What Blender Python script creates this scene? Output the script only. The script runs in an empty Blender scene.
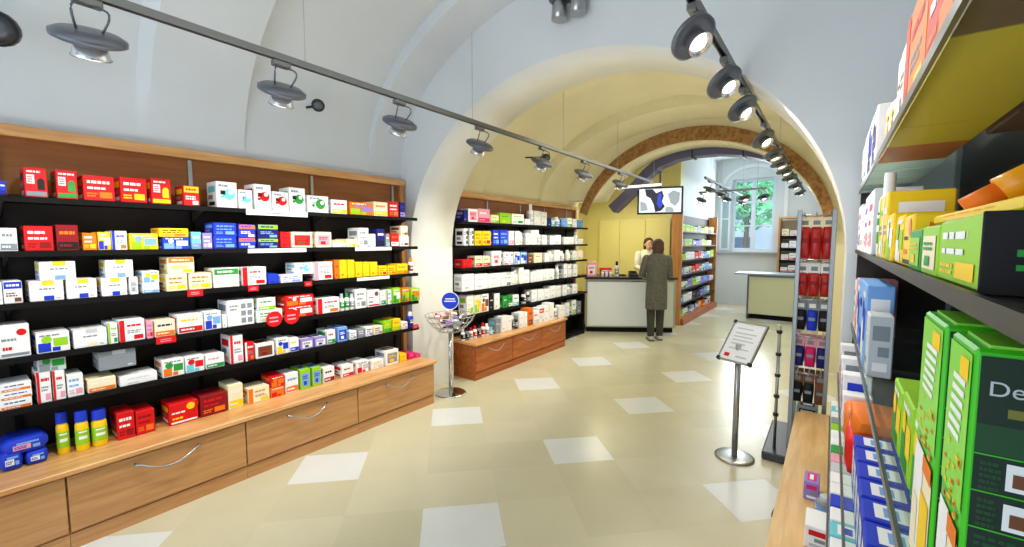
import bpy, bmesh, math, random
from mathutils import Vector, Matrix
random.seed(7)
SPL,SPR=55,22
WORLD,FRONT,WIN,NEARG,MIDG,MIDU,FARG,CNTG,EXPO,OUTD,NUP=2.0,36,60,14,22,12,40,26,0.0,1500,20
sc = bpy.context.scene
COL = sc.collection
PI = math.pi

# ------------------------------------------------------------------ materials
def lin(c):
    def f(v):
        v /= 255.0
        return v/12.92 if v <= 0.04045 else ((v+0.055)/1.055)**2.4
    return (f(c[0]), f(c[1]), f(c[2]), 1.0)
MATS = {}
def mat(name, rgb, rough=.5, metal=0., emit=None, es=0., alpha=None, spec=None, noise=0., nscale=20., bump=0.):
    if name in MATS: return MATS[name]
    m = bpy.data.materials.new(name); m.use_nodes = True
    nt = m.node_tree; b = nt.nodes['Principled BSDF']
    b.inputs['Base Color'].default_value = lin(rgb)
    b.inputs['Roughness'].default_value = rough
    b.inputs['Metallic'].default_value = metal
    if spec is not None: b.inputs['Specular IOR Level'].default_value = spec
    if emit:
        b.inputs['Emission Color'].default_value = lin(emit); b.inputs['Emission Strength'].default_value = es
    if noise:
        tc = nt.nodes.new('ShaderNodeTexCoord'); n = nt.nodes.new('ShaderNodeTexNoise')
        n.inputs['Scale'].default_value = nscale; n.inputs['Detail'].default_value = 4
        r = nt.nodes.new('ShaderNodeValToRGB')
        c = lin(rgb)
        r.color_ramp.elements[0].position = .3; r.color_ramp.elements[1].position = .7
        r.color_ramp.elements[0].color = tuple(v*(1-noise) for v in c[:3])+(1,)
        r.color_ramp.elements[1].color = tuple(min(1,v*(1+noise)) for v in c[:3])+(1,)
        nt.links.new(tc.outputs['Object'], n.inputs['Vector']); nt.links.new(n.outputs['Fac'], r.inputs['Fac'])
        nt.links.new(r.outputs['Color'], b.inputs['Base Color'])
        if bump:
            bp = nt.nodes.new('ShaderNodeBump'); bp.inputs['Strength'].default_value = bump
            nt.links.new(n.outputs['Fac'], bp.inputs['Height']); nt.links.new(bp.outputs['Normal'], b.inputs['Normal'])
    MATS[name] = m
    return m
def wood(name, c1, c2, axis='Y', rough=.4, scale=1.0):
    m = bpy.data.materials.new(name); m.use_nodes = True
    nt = m.node_tree; b = nt.nodes['Principled BSDF']; b.inputs['Roughness'].default_value = rough
    tc = nt.nodes.new('ShaderNodeTexCoord'); mp = nt.nodes.new('ShaderNodeMapping')
    s = {'X': (1.2, 14, 14), 'Y': (14, 1.2, 14), 'Z': (14, 14, 1.2)}[axis]
    mp.inputs['Scale'].default_value = tuple(v*scale for v in s)
    n = nt.nodes.new('ShaderNodeTexNoise'); n.inputs['Scale'].default_value = 2.2; n.inputs['Detail'].default_value = 6; n.inputs['Distortion'].default_value = .6
    r = nt.nodes.new('ShaderNodeValToRGB'); r.color_ramp.elements[0].color = lin(c1); r.color_ramp.elements[1].color = lin(c2)
    r.color_ramp.elements[0].position = .32; r.color_ramp.elements[1].position = .68
    nt.links.new(tc.outputs['Object'], mp.inputs['Vector']); nt.links.new(mp.outputs['Vector'], n.inputs['Vector'])
    nt.links.new(n.outputs['Fac'], r.inputs['Fac']); nt.links.new(r.outputs['Color'], b.inputs['Base Color'])
    MATS[name] = m
    return m
def see_through(name, tint, amount, rough=.05):
    m = bpy.data.materials.new(name); m.use_nodes = True
    nt = m.node_tree; nt.nodes.clear()
    o = nt.nodes.new('ShaderNodeOutputMaterial'); t = nt.nodes.new('ShaderNodeBsdfTransparent'); g = nt.nodes.new('ShaderNodeBsdfPrincipled')
    t.inputs['Color'].default_value = lin(tint); g.inputs['Base Color'].default_value = lin(tint); g.inputs['Roughness'].default_value = rough
    mx = nt.nodes.new('ShaderNodeMixShader'); mx.inputs['Fac'].default_value = amount
    nt.links.new(t.outputs[0], mx.inputs[1]); nt.links.new(g.outputs[0], mx.inputs[2]); nt.links.new(mx.outputs[0], o.inputs['Surface'])
    MATS[name] = m
    return m
PAL = {'R':(214,16,22),'D':(140,12,22),'W':(244,244,244),'G':(196,202,206),'K':(22,20,22),'B':(28,58,200),'N':(22,24,110),'T':(110,205,215),
 'Y':(250,208,20),'O':(238,120,24),'L':(150,208,30),'E':(40,150,60),'P':(150,130,205),'M':(222,30,110),'C':(246,232,196),'S':(134,142,150),
 'V':(120,72,44),'F':(120,170,232),'I':(238,160,178)}
for k, v in PAL.items(): mat('pack_'+k, v, .55, spec=.3)
PK = {k: MATS['pack_'+k] for k in PAL}
WOOD = wood('oak_veneer', (180,126,76), (202,152,98), 'Y')
WOODT = wood('oak_top', (196,138,78), (230,178,116), 'Y', .35)
WOODV = wood('oak_upright', (170,110,54), (206,148,86), 'Z')
WOODB = wood('beech_bench', (206,164,104), (228,190,130), 'Y', .4)
WOOD2 = wood('cherry_veneer', (150,72,22), (186,104,40), 'Y', .4)
BROWN = wood('brown_back_panel', (134,76,24), (154,94,34), 'Y', .42)
BLACK = mat('black_laminate', (11,9,9), .75, spec=.2)
UPR = mat('upright_dark', (70,66,62), .5, .5)
DARKP = mat('dark_back', (26,17,13), .6)
STEEL = mat('brushed_steel', (176,178,180), .28, 1.)
CHROME = mat('chrome', (210,212,214), .12, 1.)
GREYM = mat('grey_paint', (92,96,104), .35, .4)
TRACK = mat('track_grey', (112,114,112), .4, .5)
WHITE = mat('white_paint', (236,238,238), .5)
RUBBER = mat('black_plastic', (20,20,22), .4)
PLASTER = mat('plaster_white', (214,219,222), .8, noise=.02, nscale=3)
PLASTERY = mat('plaster_cream', (228,220,184), .8, noise=.03, nscale=3)
PLASTERB = mat('plaster_arch', (230,230,224), .8, noise=.03, nscale=3)
PLASTERF = mat('plaster_far', (214,222,224), .8, noise=.02, nscale=3)
YELLOW = mat('yellow_wall', (230,219,150), .6, noise=.03, nscale=2)
FLOORC = [mat('tile_a', (200,194,163), .24, noise=.03, nscale=3), mat('tile_b', (203,197,167), .22, noise=.03, nscale=3), mat('tile_c', (197,191,160), .26, noise=.03, nscale=3)]
FLOORW = mat('tile_white', (216,219,216), .22, noise=.02, nscale=5)
GROUT = mat('grout', (192,186,156), .7)
GLASS = see_through('shelf_glass', (240,248,244), .05)
PANE = see_through('window_glass', (236,244,246), .08)
ACRYL = see_through('acrylic', (240,244,246), .2)
BULB = mat('bulb_glow', (255,250,235), .4, emit=(255,246,225), es=14.)
BULBD = mat('bulb_dim', (255,250,235), .4, emit=(255,246,225), es=3.)
REFL = mat('reflector', (225,226,228), .25, .9)
def brick_mat():
    m = bpy.data.materials.new('brick_ring'); m.use_nodes = True
    nt = m.node_tree; b = nt.nodes['Principled BSDF']; b.inputs['Roughness'].default_value = .8
    tc = nt.nodes.new('ShaderNodeTexCoord'); n = nt.nodes.new('ShaderNodeTexNoise'); n.inputs['Scale'].default_value = 22; n.inputs['Detail'].default_value = 5
    r = nt.nodes.new('ShaderNodeValToRGB'); r.color_ramp.elements[0].color = lin((118,80,40)); r.color_ramp.elements[1].color = lin((164,120,66))
    r.color_ramp.elements[0].position = .35; r.color_ramp.elements[1].position = .65
    nt.links.new(tc.outputs['Object'], n.inputs['Vector']); nt.links.new(n.outputs['Fac'], r.inputs['Fac']); nt.links.new(r.outputs['Color'], b.inputs['Base Color'])
    return m
BRICK = brick_mat()

# ------------------------------------------------------------------ mesh builder
class MB:
    def __init__(s): s.v = []; s.f = []; s.m = []; s.ms = []; s.sm = []
    def mi(s, m):
        if m not in s.ms: s.ms.append(m)
        return s.ms.index(m)
    def face(s, pts, m, smooth=False):
        n = len(s.v); s.v += [tuple(p) for p in pts]; s.f.append(tuple(range(n, n+len(pts)))); s.m.append(s.mi(m)); s.sm.append(smooth)
    def grid(s, rows, m, closed=False, smooth=True, flip=False):
        n = len(s.v); w = len(rows[0])
        for r in rows: s.v += [tuple(p) for p in r]
        k = s.mi(m)
        for i in range(len(rows)-1):
            for j in range(w if closed else w-1):
                a = n+i*w+j; b = n+i*w+(j+1) % w; c = n+(i+1)*w+(j+1) % w; d = n+(i+1)*w+j
                s.f.append((d, c, b, a) if flip else (a, b, c, d)); s.m.append(k); s.sm.append(smooth)
    def box(s, x0, x1, y0, y1, z0, z1, m, ch=0.):
        if x0 > x1: x0, x1 = x1, x0
        if y0 > y1: y0, y1 = y1, y0
        if z0 > z1: z0, z1 = z1, z0
        k = s.mi(m)
        if ch <= 0:
            n = len(s.v)
            s.v += [(x, y, z) for x in (x0, x1) for y in (y0, y1) for z in (z0, z1)]
            for q in ((0,1,3,2),(4,6,7,5),(0,4,5,1),(2,3,7,6),(0,2,6,4),(1,5,7,3)):
                s.f.append(tuple(n+i for i in q)); s.m.append(k); s.sm.append(False)
            return
        ch = min(ch, (x1-x0)*.3, (y1-y0)*.3, (z1-z0)*.3)
        bm = bmesh.new()
        bmesh.ops.create_cube(bm, size=1, matrix=Matrix.Translation(((x0+x1)/2, (y0+y1)/2, (z0+z1)/2)) @ Matrix.Diagonal((x1-x0, y1-y0, z1-z0, 1)))
        bmesh.ops.bevel(bm, geom=bm.edges[:], offset=ch, segments=1, affect='EDGES')
        s.addbm(bm, m); bm.free()
    def addbm(s, bm, m, smooth=False, mtx=None):
        n = len(s.v); bm.verts.index_update(); k = s.mi(m)
        for v in bm.verts: s.v.append(tuple(mtx @ v.co if mtx else v.co))
        for f in bm.faces: s.f.append(tuple(n+v.index for v in f.verts)); s.m.append(k); s.sm.append(smooth)
    def lathe(s, prof, m, o=(0,0,0), n=16, ax=(0,0,1), smooth=True):
        q = Vector((0,0,1)).rotation_difference(Vector(ax).normalized()); o = Vector(o)
        rows = []
        for r, z in prof: rows.append([tuple(o + q @ Vector((r*math.cos(2*PI*i/n), r*math.sin(2*PI*i/n), z))) for i in range(n)])
        s.grid(rows, m, True, smooth)
        for row, fl in ((rows[0], True), (rows[-1], False)): s.face(row[::-1] if fl else row, m)
    def cyl(s, p, q, r, m, n=12, r2=None):
        p = Vector(p); d = Vector(q)-p
        s.lathe([(r, 0), (r if r2 is None else r2, d.length)], m, p, n, d)
    def tube(s, pts, r, m, n=8, closed=False):
        pts = [Vector(p) for p in pts]; rows = []
        for i, p in enumerate(pts):
            if closed: a, b = pts[i-1], pts[(i+1) % len(pts)]
            else: a, b = pts[max(0, i-1)], pts[min(len(pts)-1, i+1)]
            d = (b-a).normalized(); q = Vector((0,0,1)).rotation_difference(d)
            rows.append([tuple(p + q @ Vector((r*math.cos(2*PI*k/n), r*math.sin(2*PI*k/n), 0))) for k in range(n)])
        if closed: rows.append(rows[0])
        s.grid(rows, m, True)
        if not closed: s.face(rows[0][::-1], m); s.face(rows[-1], m)
    def prism(s, poly, axis, a, b, m, mside=None):
        # poly: 2D points in the plane normal to axis ('X': (y,z), 'Y': (x,z), 'Z': (x,y))
        def P(p, t): return {'X': (t, p[0], p[1]), 'Y': (p[0], t, p[1]), 'Z': (p[0], p[1], t)}[axis]
        A = [P(p, a) for p in poly]; B = [P(p, b) for p in poly]
        s.face(A, m); s.face(B[::-1], m)
        for i in range(len(poly)):
            j = (i+1) % len(poly); s.face([A[i], B[i], B[j], A[j]], mside or m)
    def build(s, name, parent=None, loc=None, fix=True):
        me = bpy.data.meshes.new(name); me.from_pydata(s.v, [], s.f)
        for m in s.ms: me.materials.append(m)
        me.polygons.foreach_set('material_index', s.m); me.polygons.foreach_set('use_smooth', s.sm)
        if fix:
            bm = bmesh.new(); bm.from_mesh(me); bmesh.ops.remove_doubles(bm, verts=bm.verts, dist=1e-6); bmesh.ops.recalc_face_normals(bm, faces=bm.faces); bm.to_mesh(me); bm.free()
        o = bpy.data.objects.new(name, me); COL.objects.link(o)
        if parent: o.parent = parent
        if loc: o.location = loc
        return o
def tag(o, label, cat, group=None, kind=None):
    if label: o['label'] = label
    if cat: o['category'] = cat
    if group: o['group'] = group
    if kind: o['kind'] = kind
    return o
def thing(name, loc, rz, label, cat, group=None):
    o = bpy.data.objects.new(name, None); COL.objects.link(o); o.empty_display_size = .1
    o.location = loc; o.rotation_euler = (0, 0, rz)
    return tag(o, label, cat, group)
def struct(m, name, fix=True):
    o = m.build(name, fix=fix); o['kind'] = 'structure'; return o
ORD = 'zeroth first second third fourth fifth sixth seventh eighth ninth tenth eleventh twelfth thirteenth fourteenth fifteenth sixteenth seventeenth eighteenth nineteenth twentieth'.split()
TENS = {20: 'twenty', 30: 'thirty', 40: 'forty'}
def ordinal(n):
    return ORD[n] if n <= 20 else TENS[n//10*10] + ('-' + ORD[n % 10] if n % 10 else '')

# ------------------------------------------------------------------ camera
cam = bpy.data.cameras.new('camera'); cam.sensor_width = 36; cam.lens = 36*430/1024; cam.clip_start = .02
co = bpy.data.objects.new('camera', cam); COL.objects.link(co)
co.location = (0, 0, 1.62); co.rotation_euler = (math.radians(90-4.32), 0, math.radians(36.7))
sc.camera = co

# ------------------------------------------------------------------ room shell
# floor: diagonal tiles
c45 = math.sqrt(.5)
fm = MB()
fm.face([(-4.7,-2.4,-.0005),(.7,-2.4,-.0005),(.7,12.5,-.0005),(-4.7,12.5,-.0005)], GROUT)
DU, DW = .457, .392
for j in range(-9, 40):
    for i in range(-14, 42):
        u0 = -.174+i*DU; w0 = 2.155+j*DW
        g = .0010
        P = []
        for uu, ww in ((u0+g, w0+g), (u0+DU-g, w0+g), (u0+DU-g, w0+DW-g), (u0+g, w0+DW-g)):
            P.append(((uu-ww)*c45, (uu+ww)*c45, 0.))
        cx = sum(p[0] for p in P)/4; cy = sum(p[1] for p in P)/4
        if not (-4.7 < cx < .7 and -2.4 < cy < 12.5): continue
        m = FLOORC[(i*7+j*13+(i*j) % 5) % 3]
        if j % 2 == 0:
            sh = 0 if (j//2) % 2 == 0 else -2
            if (i-sh) % 4 == 0: m = FLOORW
        fm.face(P, m)
struct(fm, 'floor', fix=False)

def vault(name, m, xc, hs, zs, rise, y0, y1, stations, off, nt=48):
    """barrel vault surface along y; off(y, t) pushes the surface outward"""
    mb = MB(); rows = []
    for y in stations:
        row = []
        for k in range(nt+1):
            t = PI*k/nt; d = off(y, t)
            row.append((xc-(hs+d)*math.cos(t), y, zs+(rise+d)*math.sin(t)))
        rows.append(row)
    mb.grid(rows, m, smooth=False)
    o = struct(mb, name, fix=False)
    # smooth along the curve, keep the steps crisp
    me = o.data
    for p in me.polygons: p.use_smooth = True
    try: me.set_sharp_from_angle(angle=math.radians(24))
    except Exception: pass
    return o
def grow(t):   # 0 at the left spring, 1 at mid haunch, 0 right of the crown
    return max(0., min(1., t/.5)) if t < 1.6 else max(0., 1-(t-1.6)/.5)
def off_near(y, t):
    g = grow(t)
    e = .835-.05*g           # edge of the first recess
    if y < .835: d = .07
    elif y <= .90: d = .07*(.90-y)/.065
    elif y <= 1.47: d = 0.
    elif y <= 2.58: d = .10
    else: d = 0.
    return d*g
st = [-2.4,-1.5,-.6,0,.3,.6,.8,.835,.85,.87,.90,1.0,1.2,1.4,1.47,1.4705,1.6,1.9,2.2,2.4,2.58,2.5805,2.75,2.96]
vault('ceiling', PLASTER, -1.57, 2.08, 2.3, 1.33, -2.4, 2.96, st, off_near)
def off_mid(y, t):
    g = grow(t)
    if 4.35 < y < 5.75: return .14*g
    return 0.
st = [3.54,3.8,4.1,4.35,4.3505,4.6,5,5.4,5.7495,5.75,6.1,6.51]
vault('ceiling', PLASTERY, -1.72, 2.02, 2.1, 1.22, 3.54, 6.51, st, off_mid)
vault('ceiling', PLASTERF, -2.1, 2.62, 2.35, 1.35, 7.0, 12.4, [6.95,8,9,10,11,12.4], lambda y, t: 0)

w = MB(); w.box(-3.9,-3.65,-2.4,2.97,0,2.302,PLASTER); struct(w,'wall_left')
w = MB(); w.box(-3.95,-3.74,3.5,6.55,0,2.102,PLASTERY); struct(w,'wall_left')
w = MB(); w.box(.51,.7,-2.4,2.97,0,2.302,PLASTER); struct(w,'wall_right')
w = MB(); w.box(.3,.5,3.5,6.55,0,2.102,PLASTERY); struct(w,'wall_right')
w = MB(); w.box(.5,.7,6.95,12.5,0,2.6,PLASTERF); struct(w,'wall_right')
w = MB(); w.box(-4.8,-4.62,6.5,9.15,0,2.6,YELLOW); struct(w,'wall_left')
w = MB(); w.box(-4.8,-2.5,9.0,9.15,0,3.75,YELLOW); struct(w,'wall_back')
w = MB(); w.box(-2.66,-2.5,9.15,12.35,0,3.72,PLASTERF); struct(w,'wall_left')
def arch_wall(name, y0, y1, xc, hs, zs, rise, xl, xr, top, m, ms, n=40, jl=0.):
    mb = MB()
    arc = [(xc-hs*math.cos(PI*k/n), zs+rise*math.sin(PI*k/n)) for k in range(n+1)]
    if jl:
        while arc[0][1] < 2.25: arc.pop(0)
        zs = arc[0][1]; n = len(arc)-1
    inner = [(arc[0][0]-jl, 0)] + ([(arc[0][0]-jl, zs)] if jl else []) + arc + [(arc[-1][0], 0)]
    outer = [(xl, 0)] + ([(xl, zs)] if jl else []) + [(xl+(xr-xl)*k/n, top) for k in range(n+1)] + [(xr, 0)]
    for y in (y0, y1):
        for k in range(len(inner)-1):
            mb.face([(inner[k][0], y, inner[k][1]), (inner[k+1][0], y, inner[k+1][1]), (outer[k+1][0], y, outer[k+1][1]), (outer[k][0], y, outer[k][1])], m)
    for k in range(len(inner)-1):
        mb.face([(inner[k][0], y0, inner[k][1]), (inner[k][0], y1, inner[k][1]), (inner[k+1][0], y1, inner[k+1][1]), (inner[k+1][0], y0, inner[k+1][1])], ms, 0 < k < len(inner)-2)
    return struct(mb, name)
arch_wall('wall_arch', 2.95, 3.55, -1.72, 1.78, 1.54, 1.50, -4.0, .8, 4.0, PLASTER, PLASTERB)
arch_wall('wall_arch', 6.5, 7.0, -1.72, 1.62, 1.70, 1.32, -4.85, .8, 4.2, PLASTERY, PLASTERY, jl=.56)
# brick ring on the second arch
rb = MB(); n = 60; IN = []; OUT = []
for k in range(n+1):
    t = PI*k/n
    IN.append((-1.72-1.63*math.cos(t), 1.70+1.335*math.sin(t))); OUT.append((-1.72-1.74*math.cos(t), 1.70+1.52*math.sin(t)))
for k in range(5,n):
    for y in (6.44, 6.5): rb.face([(IN[k][0],y,IN[k][1]),(IN[k+1][0],y,IN[k+1][1]),(OUT[k+1][0],y,OUT[k+1][1]),(OUT[k][0],y,OUT[k][1])], BRICK)
    rb.face([(OUT[k][0],6.44,OUT[k][1]),(OUT[k][0],6.5,OUT[k][1]),(OUT[k+1][0],6.5,OUT[k+1][1]),(OUT[k+1][0],6.44,OUT[k+1][1])], BRICK)
    rb.face([(IN[k][0],6.44,IN[k][1]),(IN[k][0],6.5,IN[k][1]),(IN[k+1][0],6.5,IN[k+1][1]),(IN[k+1][0],6.44,IN[k+1][1])], BRICK)
struct(rb, 'trim_1')
# window wall with opening
w = MB(); X0, X1, Z0, Z1 = -2.12, -1.18, 1.37, 3.18
w.box(-2.66,X0,12.3,12.62,0,3.9,PLASTERF); w.box(X1,.7,12.3,12.62,0,3.9,PLASTERF); w.box(X0,X1,12.3,12.62,0,Z0,PLASTERF); w.box(X0,X1,12.3,12.62,Z1,3.9,PLASTERF)
struct(w, 'wall_back')
# arched moulding round the window
tr = MB(); n = 24; P = []; Q = []
for k in range(n+1):
    t = PI*k/n; P.append((-1.65-.66*math.cos(t), 2.95+.50*math.sin(t))); Q.append((-1.65-.74*math.cos(t), 2.95+.58*math.sin(t)))
P = [(P[0][0], 1.4)]+P+[(P[-1][0], 1.4)]; Q = [(Q[0][0], 1.4)]+Q+[(Q[-1][0], 1.4)]
for k in range(len(P)-1):
    tr.face([(P[k][0],12.27,P[k][1]),(P[k+1][0],12.27,P[k+1][1]),(Q[k+1][0],12.27,Q[k+1][1]),(Q[k][0],12.27,Q[k][1])], WHITE)
    tr.face([(Q[k][0],12.27,Q[k][1]),(Q[k+1][0],12.27,Q[k+1][1]),(Q[k+1][0],12.3,Q[k+1][1]),(Q[k][0],12.3,Q[k][1])], WHITE)
    tr.face([(P[k][0],12.27,P[k][1]),(P[k+1][0],12.27,P[k+1][1]),(P[k+1][0],12.3,P[k+1][1]),(P[k][0],12.3,P[k][1])], WHITE)
struct(tr, 'trim_2')
WF = mat('window_paint', (216,230,242), .5)
wr = bpy.data.objects.new('window_1', None); COL.objects.link(wr); wr.location = (-1.65, 12.42, 1.37); wr['kind'] = 'structure'
f = MB(); hw = .47; H = 1.81
f.box(-hw,-hw+.06,-.04,.04,0,H,WF,.005); f.box(hw-.06,hw,-.04,.04,0,H,WF,.005); f.box(-hw+.06,hw-.06,-.04,.04,0,.07,WF,.005); f.box(-hw+.06,hw-.06,-.04,.04,H-.07,H,WF,.005)
f.box(-.045,.045,-.045,.045,.07,H-.07,WF,.005); f.box(-hw+.06,hw-.06,-.035,.035,1.2,1.26,WF,.004)
f.box(-hw+.06,hw-.06,-.02,.02,.62,.65,WF)
f.build('window_frame', wr)
for x0, x1 in ((-hw+.06,-.045),(.045,hw-.06)):
    p = MB(); p.box(x0,x1,-.004,.004,.07,H-.07,PANE); p.build('window_pane', wr)
s = MB(); s.box(-.80,.60,-.26,-.12,-.06,-.01,mat('sill_grey',(170,178,184),.5),.006); s.build('window_sill', wr)
# inward-opened inner casement leaf at the left of the window
for k, (xa, dx) in enumerate(((-.50,-.22),)):
    l = MB()
    l.box(xa+dx,xa+dx+.035,-.20,-.16,.02,1.65,WF); l.box(xa-.035,xa,-.20,-.16,.02,1.65,WF); l.box(xa+dx+.035,xa-.035,-.20,-.16,.02,.06,WF); l.box(xa+dx+.035,xa-.035,-.20,-.16,1.61,1.65,WF); l.box(xa+dx+.035,xa-.035,-.20,-.16,.8,.83,WF)
    lo = l.build('inner_casement', wr)
    p = MB(); p.box(xa+dx+.035,xa-.035,-.183,-.178,.06,1.61,PANE); p.build('casement_pane', lo)
# shop front behind the camera
w = MB(); w.box(-4,-3.2,-2.6,-2.4,0,3.9,PLASTER); w.box(.1,.8,-2.6,-2.4,0,3.9,PLASTER); w.box(-3.2,.1,-2.6,-2.4,2.75,3.9,PLASTER)
struct(w, 'wall_front')

# ------------------------------------------------------------------ products
def bars(m, front, u0, v0, u1, v1, k, rows=2, seed=0):
    """fine print: short dashes"""
    rr = random.Random(seed)
    for r in range(rows):
        va = v0+(v1-v0)*(r+.15)/rows; vb = v0+(v1-v0)*(r+.75)/rows; u = u0
        end = u1-(u1-u0)*rr.random()*.25
        while u < end:
            l = (u1-u0)*(.12+.2*rr.random()); front(u, va, min(u+l, end), vb, k); u += l+(u1-u0)*.05
def face_art(m, des, w, h, xf, sd):
    kind, cs = des.split(':'); c1, c2, c3 = cs.split(',')
    eps = .0009
    def F(u0, v0, u1, v1, k, e=eps):
        m.face([(xf+e, -w/2+u0*w, v0*h), (xf+e, -w/2+u1*w, v0*h), (xf+e, -w/2+u1*w, v1*h), (xf+e, -w/2+u0*w, v1*h)], PK[k])
    def disc(u, v, r, k, e=eps):
        m.face([(xf+e, -w/2+u*w+r*math.cos(2*PI*i/14), v*h+r*math.sin(2*PI*i/14)) for i in range(14)], PK[k])
    e2 = eps*2; mn = min(w, h)
    if kind == 'logo':
        bars(m, F, .12,.66,.88,.84,c3,1,sd); bars(m, F, .12,.44,.8,.58,c3 if c3 != c1 else c2,1,sd+1); F(.5,.12,.9,.36,c2); bars(m, F, .1,.14,.44,.34,c2,2,sd+2)
    elif kind == 'band':
        F(.04,.06,.96,.34,c2); bars(m, F, .14,.6,.86,.8,c3,1,sd); bars(m, lambda a,b,c,d,k: F(a,b,c,d,k,e2), .12,.14,.7,.28,c1,1,sd)
    elif kind == 'top':
        F(.03,.66,.97,.96,c2); bars(m, lambda a,b,c,d,k: F(a,b,c,d,k,e2), .15,.74,.85,.9,c1,1,sd); bars(m, F, .12,.3,.8,.52,c3,2,sd+1); F(.55,.08,.92,.26,c3)
    elif kind == 'disc':
        disc(.6,.52,mn*.3,c2); disc(.68,.6,mn*.12,'W',e2); F(.18,.5,.42,.66,c3); bars(m, F, .1,.78,.6,.92,'S',1,sd); disc(.26,.42,mn*.09,c2)
    elif kind == 'jar':
        bars(m, F, .12,.82,.9,.92,c3,1,sd); F(.1,.46,.44,.76,c3); bars(m, lambda a,b,c,d,k: F(a,b,c,d,k,e2), .14,.5,.4,.72,c1,3,sd)
        F(.55,.26,.88,.58,c2); disc(.72,.58,mn*.14,c2,e2); F(.05,.05,.95,.2,'S' if c2 == 'K' else c2)
    elif kind == 'multi':
        F(.04,.06,.42,.5,c2); F(.5,.3,.94,.7,c3); F(.46,.06,.7,.26,c2); disc(.3,.66,mn*.18,c3,e2); bars(m, F, .1,.8,.9,.93,'W' if c1 != 'W' else 'S',1,sd)
    elif kind == 'side':
        F(.0,.0,.2,1,c2); bars(m, F, .3,.66,.9,.82,c2,1,sd); bars(m, F, .3,.36,.85,.54,'S',2,sd+1); F(.55,.08,.92,.28,c3)
    elif kind == 'panel':
        F(.12,.14,.88,.8,c2); bars(m, lambda a,b,c,d,k: F(a,b,c,d,k,e2), .2,.5,.8,.7,c3,2,sd); F(.3,.2,.6,.4,c3,e2)
    elif kind == 'label':
        F(.36,.78,.72,1.0,c2); bars(m, F, .28,.54,.8,.68,'S',1,sd); F(.4,.04,.7,.26,c3); F(.76,.1,.9,.18,'G')
    elif kind == 'dot':
        disc(.74,.76,mn*.17,c2); bars(m, F, .08,.5,.6,.62,c3,1,sd); F(.05,.06,.95,.14,c3); bars(m, F, .1,.22,.5,.38,c2,1,sd+1)
    elif kind == 'grid':
        for a in range(2):
            for b in range(3): F(.5+.24*a,.1+.28*b,.68+.24*a,.3+.28*b,c2 if (a+b) % 2 == 0 else c3)
        bars(m, F, .08,.6,.42,.85,c3,2,sd)
    elif kind == 'plain':
        bars(m, F, .2,.6,.8,.72,c3,1,sd); F(.2,.16,.5,.26,c2)
CNT = [0]
def carton(name, loc, rz, w, h, d, des, label, cat, group):
    """folding carton, printed front towards local +x, flap seam on top and side print"""
    CNT[0] += 1; sd = CNT[0]
    m = MB(); c1 = des.split(':')[1].split(',')[0]; c2 = des.split(':')[1].split(',')[1]
    m.box(-d/2, d/2, -w/2, w/2, 0, h, PK[c1], min(.003, w*.06))
    face_art(m, des, w, h, d/2, sd)
    # side panels print and tuck-flap seam
    c3 = des.split(',')[2]
    for s in (-1, 1):
        y = s*(w/2+.0008)
        def SF(a,b,c,dd,k): m.face([(a*d,y,h*b),(c*d,y,h*b),(c*d,y,h*dd),(a*d,y,h*dd)], PK[k])
        SF(-.34,.6,.34,.84,c2); SF(-.34,.34,.1,.5,'S' if c1 != 'S' else 'G'); SF(-.3,.1,.3,.24,c3)
    if des.startswith('panel'):
        m.face([(-d*.3,-w*.34,h+.0007),(d*.3,-w*.34,h+.0007),(d*.3,w*.34,h+.0007),(-d*.3,w*.34,h+.0007)], PK[c2])
        m.face([(-d*.1,-w*.2,h+.0012),(d*.15,-w*.2,h+.0012),(d*.15,w*.24,h+.0012),(-d*.1,w*.24,h+.0012)], PK[c3])
    m.face([(-d*.5+.002,-w*.46,h+.0006),(-d*.5+.006,-w*.46,h+.0006),(-d*.5+.006,w*.46,h+.0006),(-d*.5+.002,w*.46,h+.0006)], PK['S' if c1 != 'S' else 'G'])
    o = m.build(name, loc=loc, fix=False); o.rotation_euler = (0,0,rz)
    return tag(o, label, cat, group)
def bottle(name, loc, rz, w, h, d, des, label, cat, group):
    c1, c2, c3 = des.split(':')[1].split(',')
    t = thing(name, loc, rz, label, cat, group); r = min(w, d)/2
    b = MB(); hb = h*.74
    b.lathe([(r*.94,0),(r,h*.02),(r,hb*.86),(r*.9,hb*.94),(r*.6,hb)], PK[c1], n=14); b.build('bottle_body', t, fix=False)
    c = MB(); rc = r*(.95 if c3 == 'B' else .62)
    c.lathe([(rc,hb-h*.005),(rc,h*.96),(rc*.92,h)], PK[c3], n=14); cp = c.build('cap', t, fix=False)
    l = MB(); l.lathe([(r+.0012,h*.16),(r+.0012,hb*.72)], PK[c2], n=14)
    l2 = [( (r+.002)*math.cos(a), (r+.002)*math.sin(a)) for a in (-.6,-.3,0,.3,.6)]
    for z0, z1 in ((.3,.38),(.46,.5)):
        for i in range(4): l.face([(l2[i][0],l2[i][1],h*z0),(l2[i+1][0],l2[i+1][1],h*z0),(l2[i+1][0],l2[i+1][1],h*z1),(l2[i][0],l2[i][1],h*z1)], PK['W' if c2 != 'W' else 'S'])
    l.build('label_band', t, fix=False)
    return t
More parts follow.
